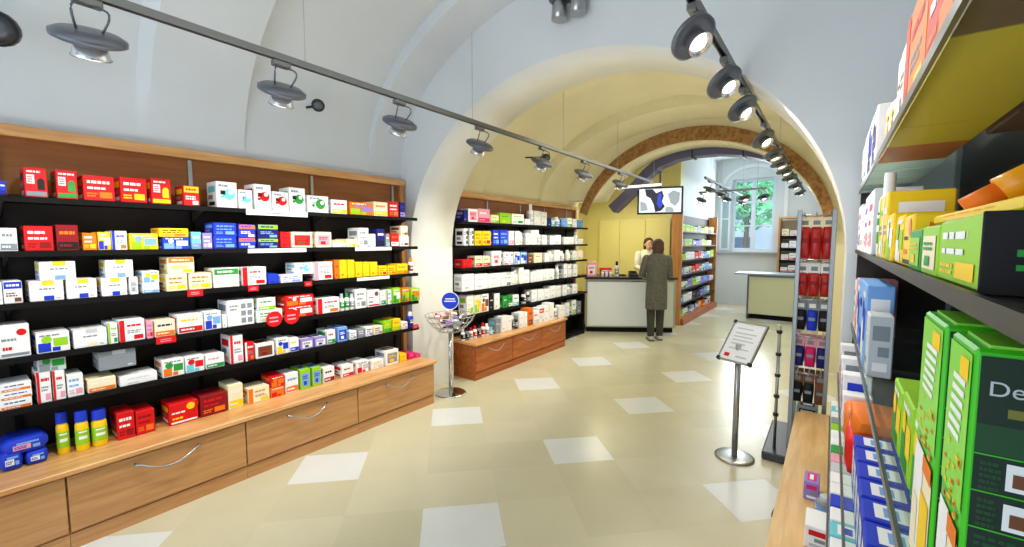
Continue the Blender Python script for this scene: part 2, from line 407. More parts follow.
def soft_pack(name, loc, rz, w, h, d, des, label, cat, group):
    """film-wrapped pack: bulging body with pinched seams at both ends"""
    CNT[0] += 1
    c1, c2, c3 = des.split(':')[1].split(',')
    m = MB(); rows = []; N = 9
    for i in range(N):
        u = i/(N-1); y = -w/2+w*u
        s = 1-.6*abs(2*u-1)**10; row = []
        for k in range(16):
            a = 2*PI*k/16; cx = math.copysign(abs(math.cos(a))**.25, math.cos(a)); cz = math.copysign(abs(math.sin(a))**.3, math.sin(a))
            wob = 1+.03*math.sin(7*a+5*u+CNT[0])
            row.append((d/2*cx*(.5+.5*s)*wob, y, h/2+h/2*cz*s))
        rows.append(row)
    m.grid(rows, PK[c1], True); m.face(rows[0][::-1], PK[c1]); m.face(rows[-1], PK[c1])
    x = d/2*1.035
    def F(u0,v0,u1,v1,k,e=0): m.face([(x+e,-w/2+u0*w,v0*h),(x+e,-w/2+u1*w,v0*h),(x+e,-w/2+u1*w,v1*h),(x+e,-w/2+u0*w,v1*h)], PK[k])
    F(.22,.3,.6,.62,c3); F(.3,.64,.78,.76,c2); F(.64,.28,.8,.5,c2,.0006); bars(m, lambda a,b,c,dd,k: F(a,b,c,dd,k,.0012), .25,.36,.56,.56,c1,2,CNT[0])
    o = m.build(name, loc=loc, fix=False); o.rotation_euler = (0,0,rz)
    return tag(o, label, cat, group)
KN = {'b': ('carton', carton, 'box'), 't': ('bottle', bottle, 'bottle'), 'p': ('soft_pack', soft_pack, 'packet')}
def stock(rows, unit):
    for row, items in rows.items():
        n = 0
        for (y0, y1, z, h, xf, d, k, des, desc, up) in items:
            nm, fn, cat = KN[k]; w = max(.012, y1-y0-.003)
            if k == 't': d = min(d, w)
            place = row if 'top' in row and 'counter' in row else row
            place = 'wooden base' if row == 'counter top' else row
            if up: label = f'{desc}, stacked upon {ordinal(n)} from left on {place}, {unit}'
            else: n += 1; label = f'{desc}, {ordinal(n)} from left on {place}, {unit}'
            fn(nm, (xf-d/2, (y0+y1)/2, z+.0005), 0, w, h, d, des, label, cat, f'goods on the {place} of the {unit}')
NEAR_ROWS={
'top shelf':[
(0.211,0.234,1.845,0.073,-3.33,0.17,'b','band:B,N,W','blue and white carton',0),
(0.294,0.378,1.845,0.153,-3.33,0.17,'b','jar:R,K,W','red carton with dark jar picture',0),
(0.407,0.491,1.845,0.154,-3.33,0.17,'b','jar:R,E,W','red carton with green leaf picture',0),
(0.51,0.643,1.845,0.14,-3.33,0.17,'b','logo:R,O,W','wide red carton with white bar',0),
(0.665,0.788,1.845,0.147,-3.33,0.17,'b','logo:R,Y,W','red carton with yellow corner',0),
(0.807,0.906,1.845,0.156,-3.33,0.17,'b','jar:R,Y,W','upright red carton with pale panel',0),
(0.968,1.055,1.845,0.129,-3.33,0.17,'b','top:R,Y,W','short red carton with yellow lid',0),
(1.152,1.279,1.845,0.176,-3.33,0.17,'b','disc:W,T,K','tall white carton with teal disc',0),
(1.285,1.376,1.845,0.133,-3.33,0.17,'b','disc:W,T,G','small white carton with teal disc',0),
(1.389,1.505,1.845,0.183,-3.33,0.17,'b','disc:W,R,D','tall white carton with red disc',0),
(1.512,1.629,1.845,0.141,-3.33,0.17,'b','disc:W,R,D','small white carton with red disc',0),
(1.637,1.761,1.845,0.183,-3.33,0.17,'b','disc:W,E,K','tall white carton with green disc',0),
(1.777,1.954,1.845,0.135,-3.33,0.17,'b','disc:W,E,G','small white carton with green disc',0),
(1.976,2.122,1.845,0.117,-3.33,0.17,'b','band:W,Y,R','white carton with yellow band',0),
(2.145,2.375,1.845,0.111,-3.33,0.17,'b','multi:O,L,P','flat orange carton with lime and lilac',0),
(2.386,2.538,1.845,0.13,-3.33,0.17,'b','band:C,Y,O','cream carton with yellow band',0),
(2.549,2.665,1.845,0.141,-3.33,0.17,'b','logo:R,O,W','small red carton',0),
(2.677,2.743,1.845,0.144,-3.33,0.17,'b','band:N,P,B','small navy carton',0),
],
'second shelf':[
(0.195,0.257,1.567,0.118,-3.33,0.17,'b','band:W,S,S','white carton with grey foot',0),
(0.278,0.384,1.567,0.131,-3.33,0.17,'b','logo:R,D,W','bright red carton with pale print',0),
(0.392,0.48,1.567,0.14,-3.33,0.17,'b','band:D,K,O','dark red carton with black foot',0),
(0.492,0.552,1.567,0.098,-3.33,0.17,'b','logo:O,Y,W','small orange carton',0),
(0.554,0.611,1.567,0.104,-3.33,0.17,'b','multi:Y,B,W','yellow carton with blue patch',0),
(0.613,0.682,1.567,0.111,-3.33,0.17,'b','side:W,B,O','white carton with blue edge',0),
(0.691,0.827,1.567,0.098,-3.33,0.17,'b','multi:Y,L,F','yellow and lime carton',0),
(0.847,0.987,1.567,0.078,-3.33,0.17,'b','multi:B,F,W','blue carton with pale print',0),
(0.831,0.985,1.6455,0.054,-3.33,0.17,'b','logo:Y,O,K','yellow carton',1),
(0.998,1.053,1.567,0.112,-3.33,0.17,'b','band:T,P,W','teal carton',0),
(1.058,1.116,1.567,0.106,-3.33,0.17,'b','logo:P,W,W','lilac carton',0),
(1.121,1.261,1.567,0.087,-3.33,0.17,'b','logo:B,F,F','pale-printed blue carton',0),
(1.125,1.264,1.6545,0.089,-3.33,0.17,'b','logo:B,F,F','pale-printed blue carton',1),
(1.273,1.384,1.567,0.074,-3.33,0.17,'b','top:B,O,W','blue carton with orange header',0),
(1.276,1.387,1.6415,0.096,-3.33,0.17,'b','top:B,O,W','blue carton with orange header',1),
(1.397,1.544,1.567,0.071,-3.33,0.17,'b','top:N,L,F','navy carton with lime header',0),
(1.4,1.547,1.6385,0.103,-3.33,0.17,'b','top:N,L,F','navy carton with lime header',1),
(1.559,1.634,1.567,0.121,-3.33,0.17,'b','plain:R,D,D','plain red carton',0),
(1.641,1.808,1.567,0.123,-3.33,0.17,'b','panel:C,R,V','beige carton with small print',0),
(1.833,1.971,1.567,0.126,-3.33,0.17,'b','panel:C,I,R','cream carton with pink print',0),
(1.979,2.099,1.567,0.062,-3.33,0.17,'b','top:W,Y,G','flat white carton with yellow top',0),
(2.103,2.214,1.567,0.07,-3.33,0.17,'b','logo:C,Y,G','flat cream carton',0),
(2.224,2.326,1.567,0.168,-3.33,0.17,'b','logo:W,S,S','white carton with grey print',0),
(2.336,2.399,1.567,0.116,-3.33,0.17,'b','plain:W,G,G','narrow white carton',0),
(2.41,2.497,1.567,0.163,-3.33,0.17,'b','band:N,K,W','dark navy carton',0),
(2.508,2.554,1.567,0.118,-3.33,0.17,'b','band:S,T,W','narrow grey-teal carton',0),
(2.565,2.658,1.567,0.129,-3.33,0.17,'b','band:R,W,O','red carton with white foot',0),
(2.67,2.779,1.567,0.101,-3.33,0.17,'b','logo:W,V,C','white carton with tan print',0),
(2.684,2.769,1.6685,0.096,-3.33,0.17,'b','logo:C,V,W','cream carton',1),
],
'third shelf':[
(0.18,0.189,1.302,0.113,-3.33,0.17,'b','plain:W,G,G','white carton cut by photo edge',0),
(0.193,0.259,1.302,0.115,-3.33,0.17,'b','top:W,B,V','white carton with blue lid',0),
(0.28,0.407,1.302,0.107,-3.33,0.17,'b','label:W,Y,B','wide white yellow-tabbed carton',0),
(0.321,0.459,1.4095,0.101,-3.33,0.17,'b','label:W,Y,F','wide white yellow-tabbed carton',1),
(0.415,0.538,1.302,0.108,-3.33,0.17,'b','label:W,Y,B','white carton with yellow tab',0),
(0.555,0.668,1.302,0.104,-3.33,0.17,'b','label:W,Y,B','white carton with orange-yellow tab',0),
(0.577,0.701,1.4065,0.103,-3.33,0.17,'b','label:W,Y,F','white carton with blue print',1),
(0.677,0.718,1.302,0.104,-3.33,0.17,'b','panel:W,G,S','narrow white carton',0),
(0.737,0.819,1.302,0.062,-3.33,0.17,'b','band:W,F,G','white carton with pale blue foot',0),
(0.74,0.822,1.3645,0.073,-3.33,0.17,'b','multi:W,F,Y','white carton with yellow spot',1),
(0.854,0.964,1.302,0.109,-3.33,0.17,'b','logo:C,Y,O','cream and yellow carton',0),
(0.864,1.007,1.4115,0.107,-3.33,0.17,'b','top:C,O,Y','cream carton with orange corner',1),
(0.972,1.101,1.302,0.108,-3.33,0.17,'b','logo:C,Y,O','cream and gold carton',0),
(1.109,1.268,1.302,0.133,-3.33,0.17,'b','top:W,E,C','white carton with green header',0),
(1.287,1.448,1.302,0.131,-3.33,0.17,'b','side:W,R,R','white carton with red edge',0),
(1.459,1.538,1.302,0.073,-3.33,0.17,'b','plain:B,N,B','plain blue carton',0),
(1.549,1.717,1.302,0.057,-3.33,0.17,'b','logo:W,F,B','flat white carton with blue print',0),
(1.664,1.809,1.3595,0.088,-3.33,0.17,'b','disc:W,T,F','white carton with teal disc',1),
(1.815,1.971,1.302,0.147,-3.33,0.17,'b','side:W,I,R','white carton with pink edge',0),
(1.989,2.029,1.302,0.159,-3.33,0.17,'b','plain:O,R,R','narrow orange carton',0),
(2.034,2.104,1.302,0.157,-3.33,0.17,'b','plain:Y,O,Y','upright yellow carton',0),
(2.109,2.177,1.302,0.155,-3.33,0.17,'b','plain:Y,L,Y','upright yellow carton',0),
(2.186,2.256,1.302,0.134,-3.33,0.17,'b','plain:Y,O,Y','upright yellow carton',0),
(2.261,2.328,1.302,0.131,-3.33,0.17,'b','plain:Y,L,Y','upright yellow carton',0),
(2.334,2.413,1.302,0.128,-3.33,0.17,'b','plain:Y,O,Y','upright yellow carton',0),
(2.424,2.513,1.302,0.088,-3.33,0.17,'b','logo:Y,R,O','low yellow carton with red print',0),
(2.524,2.616,1.302,0.083,-3.33,0.17,'b','logo:Y,O,R','low yellow carton with orange print',0),
(2.628,2.761,1.302,0.096,-3.33,0.17,'b','band:Y,O,O','yellow carton with orange foot',0),
(2.786,2.842,1.302,0.151,-3.33,0.17,'t','t:W,V,O','slim white bottle with dark cap',0),
],
'fourth shelf':[
(0.163,0.271,1.024,0.17,-3.33,0.17,'b','dot:W,R,S','large white carton with red spot',0),
(0.289,0.415,1.024,0.109,-3.33,0.17,'b','multi:W,B,L','white carton with blue-lime art',0),
(0.427,0.566,1.024,0.102,-3.33,0.17,'b','label:W,G,C','white carton with faint print',0),
(0.57,0.613,1.024,0.121,-3.33,0.17,'b','side:W,L,E','narrow white and lime carton',0),
(0.618,0.737,1.024,0.129,-3.33,0.17,'b','side:W,R,R','white carton with red side',0),
(0.742,0.776,1.024,0.108,-3.33,0.17,'b','logo:I,R,P','narrow pink carton',0),
(0.781,0.887,1.024,0.103,-3.33,0.17,'b','band:C,O,N','cream carton with orange foot',0),
(0.897,1.039,1.024,0.122,-3.33,0.17,'b','band:W,R,Y','white carton with yellow-red foot',0),
(1.045,1.144,1.024,0.125,-3.33,0.17,'b','multi:W,B,F','white carton with blue patches',0),
(1.15,1.178,1.024,0.089,-3.33,0.17,'b','plain:W,F,G','very narrow white carton',0),
(1.181,1.354,1.024,0.181,-3.33,0.17,'b','grid:W,S,S','tall white carton with grey squares',0),
(1.368,1.552,1.024,0.085,-3.33,0.17,'b','logo:W,L,E','pale green carton',0),
(1.378,1.505,1.1095,0.092,-3.33,0.17,'b','band:W,L,E','pale green carton',1),
(1.575,1.797,1.024,0.092,-3.33,0.17,'b','multi:R,O,W','red and orange carton',0),
(1.578,1.8,1.1165,0.081,-3.33,0.17,'b','multi:R,O,W','red and orange carton',1),
(1.83,2.025,1.024,0.125,-3.33,0.17,'b','side:W,R,O','white carton with red end',0),
(2.034,2.076,1.024,0.146,-3.33,0.17,'t','t:W,E,G','slim white bottle',0),
(2.081,2.124,1.024,0.15,-3.33,0.17,'t','t:W,E,E','slim green bottle',0),
(2.129,2.173,1.024,0.136,-3.33,0.17,'t','t:W,S,G','slim white bottle',0),
(2.178,2.289,1.024,0.172,-3.33,0.17,'b','logo:W,S,S','white carton with grey print',0),
(2.299,2.427,1.024,0.152,-3.33,0.17,'b','dot:W,V,R','white carton with brown picture',0),
(2.438,2.494,1.024,0.133,-3.33,0.17,'b','band:W,E,G','narrow white and green carton',0),
(2.505,2.562,1.024,0.136,-3.33,0.17,'b','side:W,E,L','narrow white and green carton',0),
(2.574,2.669,1.024,0.147,-3.33,0.17,'b','multi:L,E,W','green patterned carton',0),
(2.681,2.779,1.024,0.138,-3.33,0.17,'b','multi:O,E,L','orange and green carton',0),
(2.792,2.908,1.024,0.127,-3.33,0.17,'b','multi:L,E,O','lime and green carton',0),
],
'fifth shelf':[
(0.148,0.26,0.76,0.05,-3.33,0.17,'b','band:W,O,N','white carton with orange-blue wave',0),
(0.151,0.263,0.8105,0.041,-3.33,0.17,'b','band:W,O,N','white carton with orange-blue wave',1),
(0.154,0.262,0.852,0.042,-3.33,0.17,'b','band:W,O,N','white carton with orange-blue wave',1),
(0.278,0.332,0.76,0.17,-3.33,0.17,'b','side:W,R,I','upright white and red carton',0),
(0.336,0.385,0.76,0.162,-3.33,0.17,'b','side:W,R,I','upright white and red carton',0),
(0.287,0.394,0.9225,0.088,-3.33,0.17,'b','multi:G,S,E','grey-green carton',1),
(0.389,0.456,0.76,0.125,-3.33,0.17,'b','logo:W,I,F','white carton with pink print',0),
(0.468,0.591,0.76,0.076,-3.33,0.17,'b','band:C,O,W','flat cream carton with orange band',0),
(0.52,0.687,0.875,0.109,-3.33,0.17,'b','label:S,G,S','silver-grey carton',1),
(0.604,0.782,0.76,0.058,-3.33,0.17,'b','plain:W,G,G','long flat white carton',0),
(0.807,0.922,0.76,0.111,-3.33,0.17,'b','multi:W,O,E','white carton with green-orange patch',0),
(0.927,1.033,0.76,0.106,-3.33,0.17,'b','multi:W,T,R','white carton with teal patch',0),
(1.038,1.151,0.76,0.095,-3.33,0.17,'b','band:W,E,I','white carton with green foot',0),
(1.188,1.271,0.76,0.201,-3.33,0.17,'b','side:W,R,I','tall white carton with red edge',0),
(1.281,1.343,0.76,0.136,-3.33,0.17,'b','side:R,W,O','upright red carton',0),
(1.35,1.483,0.76,0.109,-3.33,0.17,'b','panel:W,V,D','white carton with brown picture',0),
(1.498,1.591,0.76,0.123,-3.33,0.17,'b','multi:W,Y,B','white carton with yellow-blue patch',0),
(1.595,1.669,0.76,0.107,-3.33,0.17,'b','band:W,B,Y','white carton with blue foot',0),
(1.681,1.787,0.76,0.08,-3.33,0.17,'b','panel:P,W,N','flat lilac carton',0),
(1.795,1.899,0.76,0.076,-3.33,0.17,'b','panel:P,W,N','flat lilac carton',0),
(1.903,1.979,0.76,0.118,-3.33,0.17,'b','band:W,E,R','white carton with green foot',0),
(1.998,2.092,0.76,0.127,-3.33,0.17,'b','panel:F,B,W','upright pale blue carton',0),
(2.111,2.18,0.76,0.075,-3.33,0.17,'b','logo:W,S,P','white carton with grey print',0),
(2.19,2.261,0.76,0.08,-3.33,0.17,'b','logo:S,P,W','grey carton',0),
(2.271,2.344,0.76,0.084,-3.33,0.17,'b','logo:W,P,N','white carton with lilac print',0),
(2.355,2.453,0.76,0.078,-3.33,0.17,'b','logo:C,P,N','cream carton with lilac print',0),
(2.465,2.556,0.76,0.109,-3.33,0.17,'b','band:L,E,Y','lime carton',0),
(2.567,2.662,0.76,0.112,-3.33,0.17,'b','band:Y,L,O','yellow carton',0),
(2.674,2.748,0.76,0.069,-3.33,0.17,'b','logo:W,I,R','white carton with pink print',0),
(2.767,2.837,0.76,0.155,-3.33,0.17,'t','t:B,N,W','slim dark blue bottle',0),
],
'counter top':[
(0.13,0.214,0.442,0.098,-3.33,0.2,'p','soft:B,F,W','blue soft pack',0),
(0.216,0.304,0.442,0.074,-3.33,0.2,'p','soft:B,F,W','blue soft pack with pale panel',0),
(0.141,0.308,0.5165,0.08,-3.33,0.19,'p','soft:B,F,I','wide blue soft pack',1),
(0.337,0.391,0.442,0.236,-3.36,0.17,'t','t:Y,L,B','yellow-green bottle with blue cap',0),
(0.407,0.466,0.442,0.226,-3.33,0.17,'t','t:Y,L,B','yellow-green bottle with blue cap',0),
(0.474,0.544,0.442,0.209,-3.33,0.17,'t','t:Y,L,B','yellow-green bottle with blue cap',0),
(0.579,0.661,0.442,0.162,-3.33,0.17,'b','logo:R,D,W','red carton with worn pale print',0),
(0.665,0.757,0.442,0.145,-3.33,0.17,'b','logo:R,O,D','red carton with orange picture',0),
(0.827,0.984,0.442,0.136,-3.33,0.17,'b','dot:R,Y,W','red carton with pale flower picture',0),
(0.995,1.155,0.442,0.14,-3.33,0.17,'b','logo:D,O,R','dark red carton with orange picture',0),
(1.161,1.257,0.442,0.172,-3.33,0.17,'b','band:C,Y,W','cream carton with gold foot',0),
(1.29,1.435,0.442,0.109,-3.33,0.17,'b','side:C,O,Y','cream and orange carton',0),
(1.442,1.545,0.442,0.073,-3.33,0.17,'b','multi:O,R,O','orange-red carton',0),
(1.445,1.548,0.5155,0.085,-3.33,0.17,'b','multi:R,O,O','orange-red carton',1),
(1.552,1.653,0.442,0.153,-3.33,0.17,'b','band:W,O,F','white carton with orange foot',0),
(1.669,1.751,0.442,0.159,-3.33,0.17,'b','panel:L,F,B','upright lime and blue carton',0),
(1.767,1.844,0.442,0.153,-3.33,0.17,'b','panel:L,F,B','upright lime and blue carton',0),
(1.861,1.96,0.442,0.128,-3.33,0.17,'b','band:W,D,K','white carton with dark red foot',0),
(2.029,2.14,0.442,0.104,-3.33,0.17,'b','band:W,R,V','white cube carton with red foot',0),
(2.17,2.293,0.442,0.106,-3.33,0.17,'b','multi:W,R,G','white cube carton with red patch',0),
(2.325,2.456,0.442,0.08,-3.33,0.17,'b','logo:W,G,Y','low white carton',0),
(2.479,2.63,0.442,0.14,-3.33,0.17,'b','panel:W,S,Y','white carton with grey panel',0),
(2.648,2.728,0.442,0.073,-3.33,0.17,'b','plain:Y,O,O','yellow carton',0),
(2.753,2.83,0.442,0.061,-3.33,0.17,'b','plain:M,R,W','magenta carton',0),
(2.837,2.909,0.442,0.033,-3.33,0.17,'b','plain:M,I,W','magenta carton',0),
],
}
FAR_ROWS={
'top shelf':[
(3.706,3.774,1.845,0.137,-3.46,0.14,'b','plain:N,P,N','dark violet carton',0),
(3.783,3.952,1.845,0.156,-3.46,0.14,'b','panel:W,I,M','white carton with pink print',0),
(3.961,4.18,1.845,0.168,-3.46,0.14,'b','band:I,M,W','pink and white carton',0),
(4.199,4.361,1.845,0.104,-3.46,0.14,'b','band:C,L,Y','cream and lime carton',0),
(4.382,4.619,1.845,0.141,-3.46,0.14,'b','plain:L,Y,E','lime carton',0),
(4.641,4.92,1.845,0.142,-3.46,0.14,'b','logo:W,E,L','pale green carton',0),
(4.944,5.068,1.845,0.083,-3.46,0.14,'b','plain:W,G,G','low white carton',0),
(5.093,5.17,1.845,0.301,-3.46,0.14,'t','t:W,G,W','tall white bottle',0),
(5.183,5.355,1.845,0.209,-3.46,0.14,'b','plain:W,C,G','tall white carton',0),
(5.368,5.52,1.845,0.204,-3.46,0.14,'b','plain:W,I,G','tall white carton with pink tint',0),
(5.549,5.649,1.845,0.123,-3.46,0.14,'b','plain:N,T,K','dark teal carton',0),
(5.664,5.782,1.845,0.128,-3.46,0.14,'t','t:W,T,T','white and teal bottle',0),
(5.812,5.935,1.845,0.15,-3.46,0.14,'t','t:W,F,W','white bottle',0),
(5.967,6.11,1.845,0.125,-3.46,0.14,'b','plain:F,B,B','pale blue carton',0),
(6.143,6.293,1.845,0.149,-3.46,0.14,'b','band:W,E,L','white and green carton',0),
(6.327,6.465,1.845,0.14,-3.46,0.14,'b','plain:W,F,G','white carton',0),
(6.501,6.681,1.845,0.131,-3.46,0.14,'b','plain:F,B,B','blue carton',0),
],
'second shelf':[
(3.702,3.771,1.565,0.201,-3.46,0.14,'b','grid:W,K,K','white carton with black mark',0),
(3.806,3.877,1.565,0.204,-3.46,0.14,'b','grid:W,K,K','white carton with black mark',0),
(3.895,4.024,1.565,0.176,-3.46,0.14,'b','logo:Y,O,O','yellow carton with orange print',0),
(4.034,4.198,1.565,0.179,-3.46,0.14,'b','logo:Y,R,O','yellow carton with red print',0),
(4.238,4.37,1.565,0.195,-3.46,0.14,'b','logo:B,F,W','blue carton',0),
(4.381,4.552,1.565,0.199,-3.46,0.14,'b','logo:B,F,F','blue carton',0),
(4.574,4.686,1.565,0.189,-3.46,0.14,'b','band:W,I,G','white and pink carton',0),
(4.72,4.825,1.565,0.191,-3.46,0.14,'b','plain:W,S,G','white carton',0),
(4.837,4.909,1.565,0.179,-3.46,0.14,'t','t:W,G,W','white bottle',0),
(4.97,5.095,1.565,0.168,-3.46,0.14,'b','plain:W,G,C','white carton',0),
(5.107,5.25,1.565,0.213,-3.46,0.14,'b','plain:W,C,G','white carton',0),
(5.263,5.384,1.565,0.216,-3.46,0.14,'t','t:W,G,W','white bottle',0),
(5.398,5.524,1.565,0.145,-3.46,0.14,'b','plain:W,G,G','low white carton',0),
(5.609,5.756,1.565,0.132,-3.46,0.14,'b','plain:W,G,G','white carton',0),
(5.771,5.94,1.565,0.149,-3.46,0.14,'b','plain:W,S,G','white carton',0),
(6.035,6.198,1.565,0.12,-3.46,0.14,'b','plain:W,C,G','white carton',0),
(6.215,6.367,1.565,0.121,-3.46,0.14,'b','plain:W,G,G','white carton',0),
(6.437,6.507,1.565,0.206,-3.46,0.14,'t','t:W,W,G','thin white bottle',0),
(6.525,6.689,1.565,0.089,-3.46,0.14,'b','plain:W,C,L','low white carton',0),
],
'third shelf':[
(3.682,3.848,1.302,0.1,-3.46,0.14,'b','plain:R,D,D','dark-topped red carton',0),
(3.902,4.031,1.302,0.136,-3.46,0.14,'b','band:C,R,O','cream carton with red foot',0),
(4.041,4.176,1.302,0.132,-3.46,0.14,'b','band:C,R,O','cream carton with red foot',0),
(4.216,4.412,1.302,0.19,-3.46,0.14,'b','panel:W,G,R','tall white carton',0),
(4.465,4.552,1.302,0.173,-3.46,0.14,'b','dot:W,R,R','white carton with red spot',0),
(4.563,4.663,1.302,0.171,-3.46,0.14,'b','dot:W,R,I','white carton with red spot',0),
(4.686,4.826,1.302,0.168,-3.46,0.14,'b','multi:W,F,B','white and blue carton',0),
(4.838,4.996,1.302,0.165,-3.46,0.14,'b','multi:F,W,B','pale blue carton',0),
(5.021,5.16,1.302,0.119,-3.46,0.14,'b','plain:V,W,C','brown carton',0),
(5.186,5.387,1.302,0.143,-3.46,0.14,'b','plain:C,G,V','cream carton',0),
(5.47,5.598,1.302,0.137,-3.46,0.14,'b','plain:W,C,G','white carton',0),
(5.613,5.73,1.302,0.165,-3.46,0.14,'t','t:W,G,C','white bottle',0),
(5.745,5.913,1.302,0.178,-3.46,0.14,'b','plain:W,C,C','white carton',0),
(5.976,6.088,1.302,0.158,-3.46,0.14,'t','t:W,G,W','white bottle',0),
(6.17,6.27,1.302,0.171,-3.46,0.14,'t','t:W,C,W','white bottle',0),
(6.339,6.478,1.302,0.151,-3.46,0.14,'b','plain:W,L,G','white carton',0),
(6.496,6.696,1.302,0.165,-3.46,0.14,'b','plain:C,L,W','pale green carton',0),
],
'fourth shelf':[
(3.67,3.881,1.024,0.205,-3.46,0.14,'b','plain:W,G,G','large white carton',0),
(3.89,4.135,1.024,0.191,-3.46,0.14,'b','plain:W,G,G','large white carton',0),
(4.145,4.4,1.024,0.181,-3.46,0.14,'b','plain:W,C,G','large white carton',0),
(4.411,4.698,1.024,0.177,-3.46,0.14,'b','label:W,G,S','large white carton with grey print',0),
(4.709,4.803,1.024,0.2,-3.46,0.14,'t','t:W,C,G','white bottle',0),
(4.815,4.923,1.024,0.229,-3.46,0.14,'b','plain:W,C,G','tall white carton',0),
(4.935,5.06,1.024,0.187,-3.46,0.14,'b','plain:W,G,G','white carton',0),
(5.098,5.228,1.024,0.149,-3.46,0.14,'b','plain:W,G,G','white carton',0),
(5.241,5.417,1.024,0.169,-3.46,0.14,'b','plain:W,C,G','white carton',0),
(5.431,5.587,1.024,0.167,-3.46,0.14,'b','plain:W,G,G','white carton',0),
(5.602,5.749,1.024,0.166,-3.46,0.14,'b','plain:W,S,G','white carton',0),
(5.84,5.918,1.024,0.218,-3.46,0.14,'t','t:W,G,W','thin white bottle',0),
(6.045,6.159,1.024,0.233,-3.46,0.14,'b','plain:W,S,G','tall white carton',0),
(6.176,6.293,1.024,0.219,-3.46,0.14,'b','plain:W,G,S','tall white carton',0),
(6.362,6.503,1.024,0.211,-3.46,0.14,'b','plain:W,S,G','tall white carton',0),
],
'fifth shelf':[
(3.744,3.869,0.735,0.24,-3.46,0.14,'b','logo:W,L,C','white carton with lime print',0),
(3.878,3.998,0.735,0.226,-3.46,0.14,'b','multi:C,L,Y','cream and lime carton',0),
(4.008,4.153,0.735,0.225,-3.46,0.14,'b','multi:W,O,V','white carton with tan picture',0),
(4.163,4.254,0.735,0.199,-3.46,0.14,'b','plain:K,S,W','dark carton',0),
(4.264,4.378,0.735,0.207,-3.46,0.14,'b','plain:W,L,G','white carton',0),
(4.442,4.551,0.735,0.157,-3.46,0.14,'b','plain:E,K,W','dark green carton',0),
(4.562,4.652,0.735,0.152,-3.46,0.14,'b','band:E,W,K','green and white carton',0),
(4.664,4.803,0.735,0.146,-3.46,0.14,'b','band:W,T,E','white carton with teal foot',0),
(4.924,4.998,0.735,0.18,-3.46,0.14,'t','t:W,K,K','white bottle with dark cap',0),
(5.023,5.1,0.735,0.156,-3.46,0.14,'t','t:K,S,W','dark bottle',0),
(5.125,5.257,0.735,0.173,-3.46,0.14,'b','plain:W,G,G','white carton',0),
(5.283,5.448,0.735,0.165,-3.46,0.14,'b','plain:W,G,C','white carton',0),
(5.462,5.62,0.735,0.157,-3.46,0.14,'b','plain:W,S,G','white carton',0),
(5.634,5.799,0.735,0.188,-3.46,0.14,'b','plain:W,G,G','white carton',0),
(5.814,5.954,0.735,0.174,-3.46,0.14,'b','plain:W,C,G','white carton',0),
(6.018,6.148,0.735,0.173,-3.46,0.14,'b','plain:W,G,G','white carton',0),
(6.181,6.317,0.735,0.168,-3.46,0.14,'t','t:W,G,G','white bottle',0),
(6.351,6.51,0.735,0.162,-3.46,0.14,'b','plain:W,S,G','white carton',0),
],
'counter top':[
(3.65,3.702,0.442,0.144,-3.44,0.14,'t','t:W,K,G','white bottle with dark cap',0),
(3.711,3.764,0.442,0.147,-3.433,0.14,'t','t:S,K,K','grey bottle with black cap',0),
(3.774,3.828,0.442,0.137,-3.426,0.14,'t','t:W,S,R','white bottle with red cap',0),
(3.839,3.894,0.442,0.152,-3.42,0.14,'t','t:W,R,R','white bottle with red band',0),
(3.904,3.96,0.442,0.154,-3.413,0.14,'t','t:S,K,K','grey bottle',0),
(3.971,4.028,0.442,0.169,-3.406,0.14,'t','t:W,R,R','white bottle with red cap',0),
(4.039,4.107,0.442,0.146,-3.399,0.14,'t','t:W,S,W','white bottle',0),
(4.11,4.17,0.442,0.086,-3.393,0.14,'t','t:T,W,T','small teal bottle',0),
(4.201,4.283,0.442,0.186,-3.386,0.14,'b','plain:S,T,W','grey-teal carton',0),
(4.316,4.422,0.442,0.201,-3.379,0.14,'b','plain:W,G,C','white carton',0),
(4.425,4.524,0.442,0.193,-3.373,0.14,'b','plain:W,C,G','white carton',0),
(4.526,4.593,0.442,0.182,-3.366,0.14,'t','t:S,K,W','grey bottle',0),
(4.595,4.664,0.442,0.173,-3.359,0.14,'t','t:K,S,S','dark bottle',0),
(4.666,4.771,0.442,0.203,-3.352,0.14,'b','plain:W,G,G','white carton',0),
(4.773,4.846,0.442,0.205,-3.345,0.14,'b','plain:W,C,G','narrow white carton',0),
(4.861,4.973,0.442,0.247,-3.339,0.14,'b','band:O,V,R','orange carton with red top',0),
(4.988,5.117,0.442,0.188,-3.332,0.14,'b','band:W,G,R','white carton',0),
(5.119,5.239,0.442,0.216,-3.325,0.14,'b','top:W,R,G','white carton with red top',0),
(5.241,5.365,0.442,0.231,-3.318,0.14,'b','plain:W,G,G','white carton',0),
(5.37,5.498,0.442,0.26,-3.312,0.14,'b','plain:W,G,C','tall white carton',0),
(5.5,5.618,0.442,0.231,-3.305,0.14,'t','t:W,S,K','white bottle with dark cap',0),
(5.648,5.816,0.442,0.18,-3.305,0.14,'b','plain:W,C,G','white carton',0),
],
}

stock(NEAR_ROWS, 'near left unit')
stock(FAR_ROWS, 'unit behind arch')

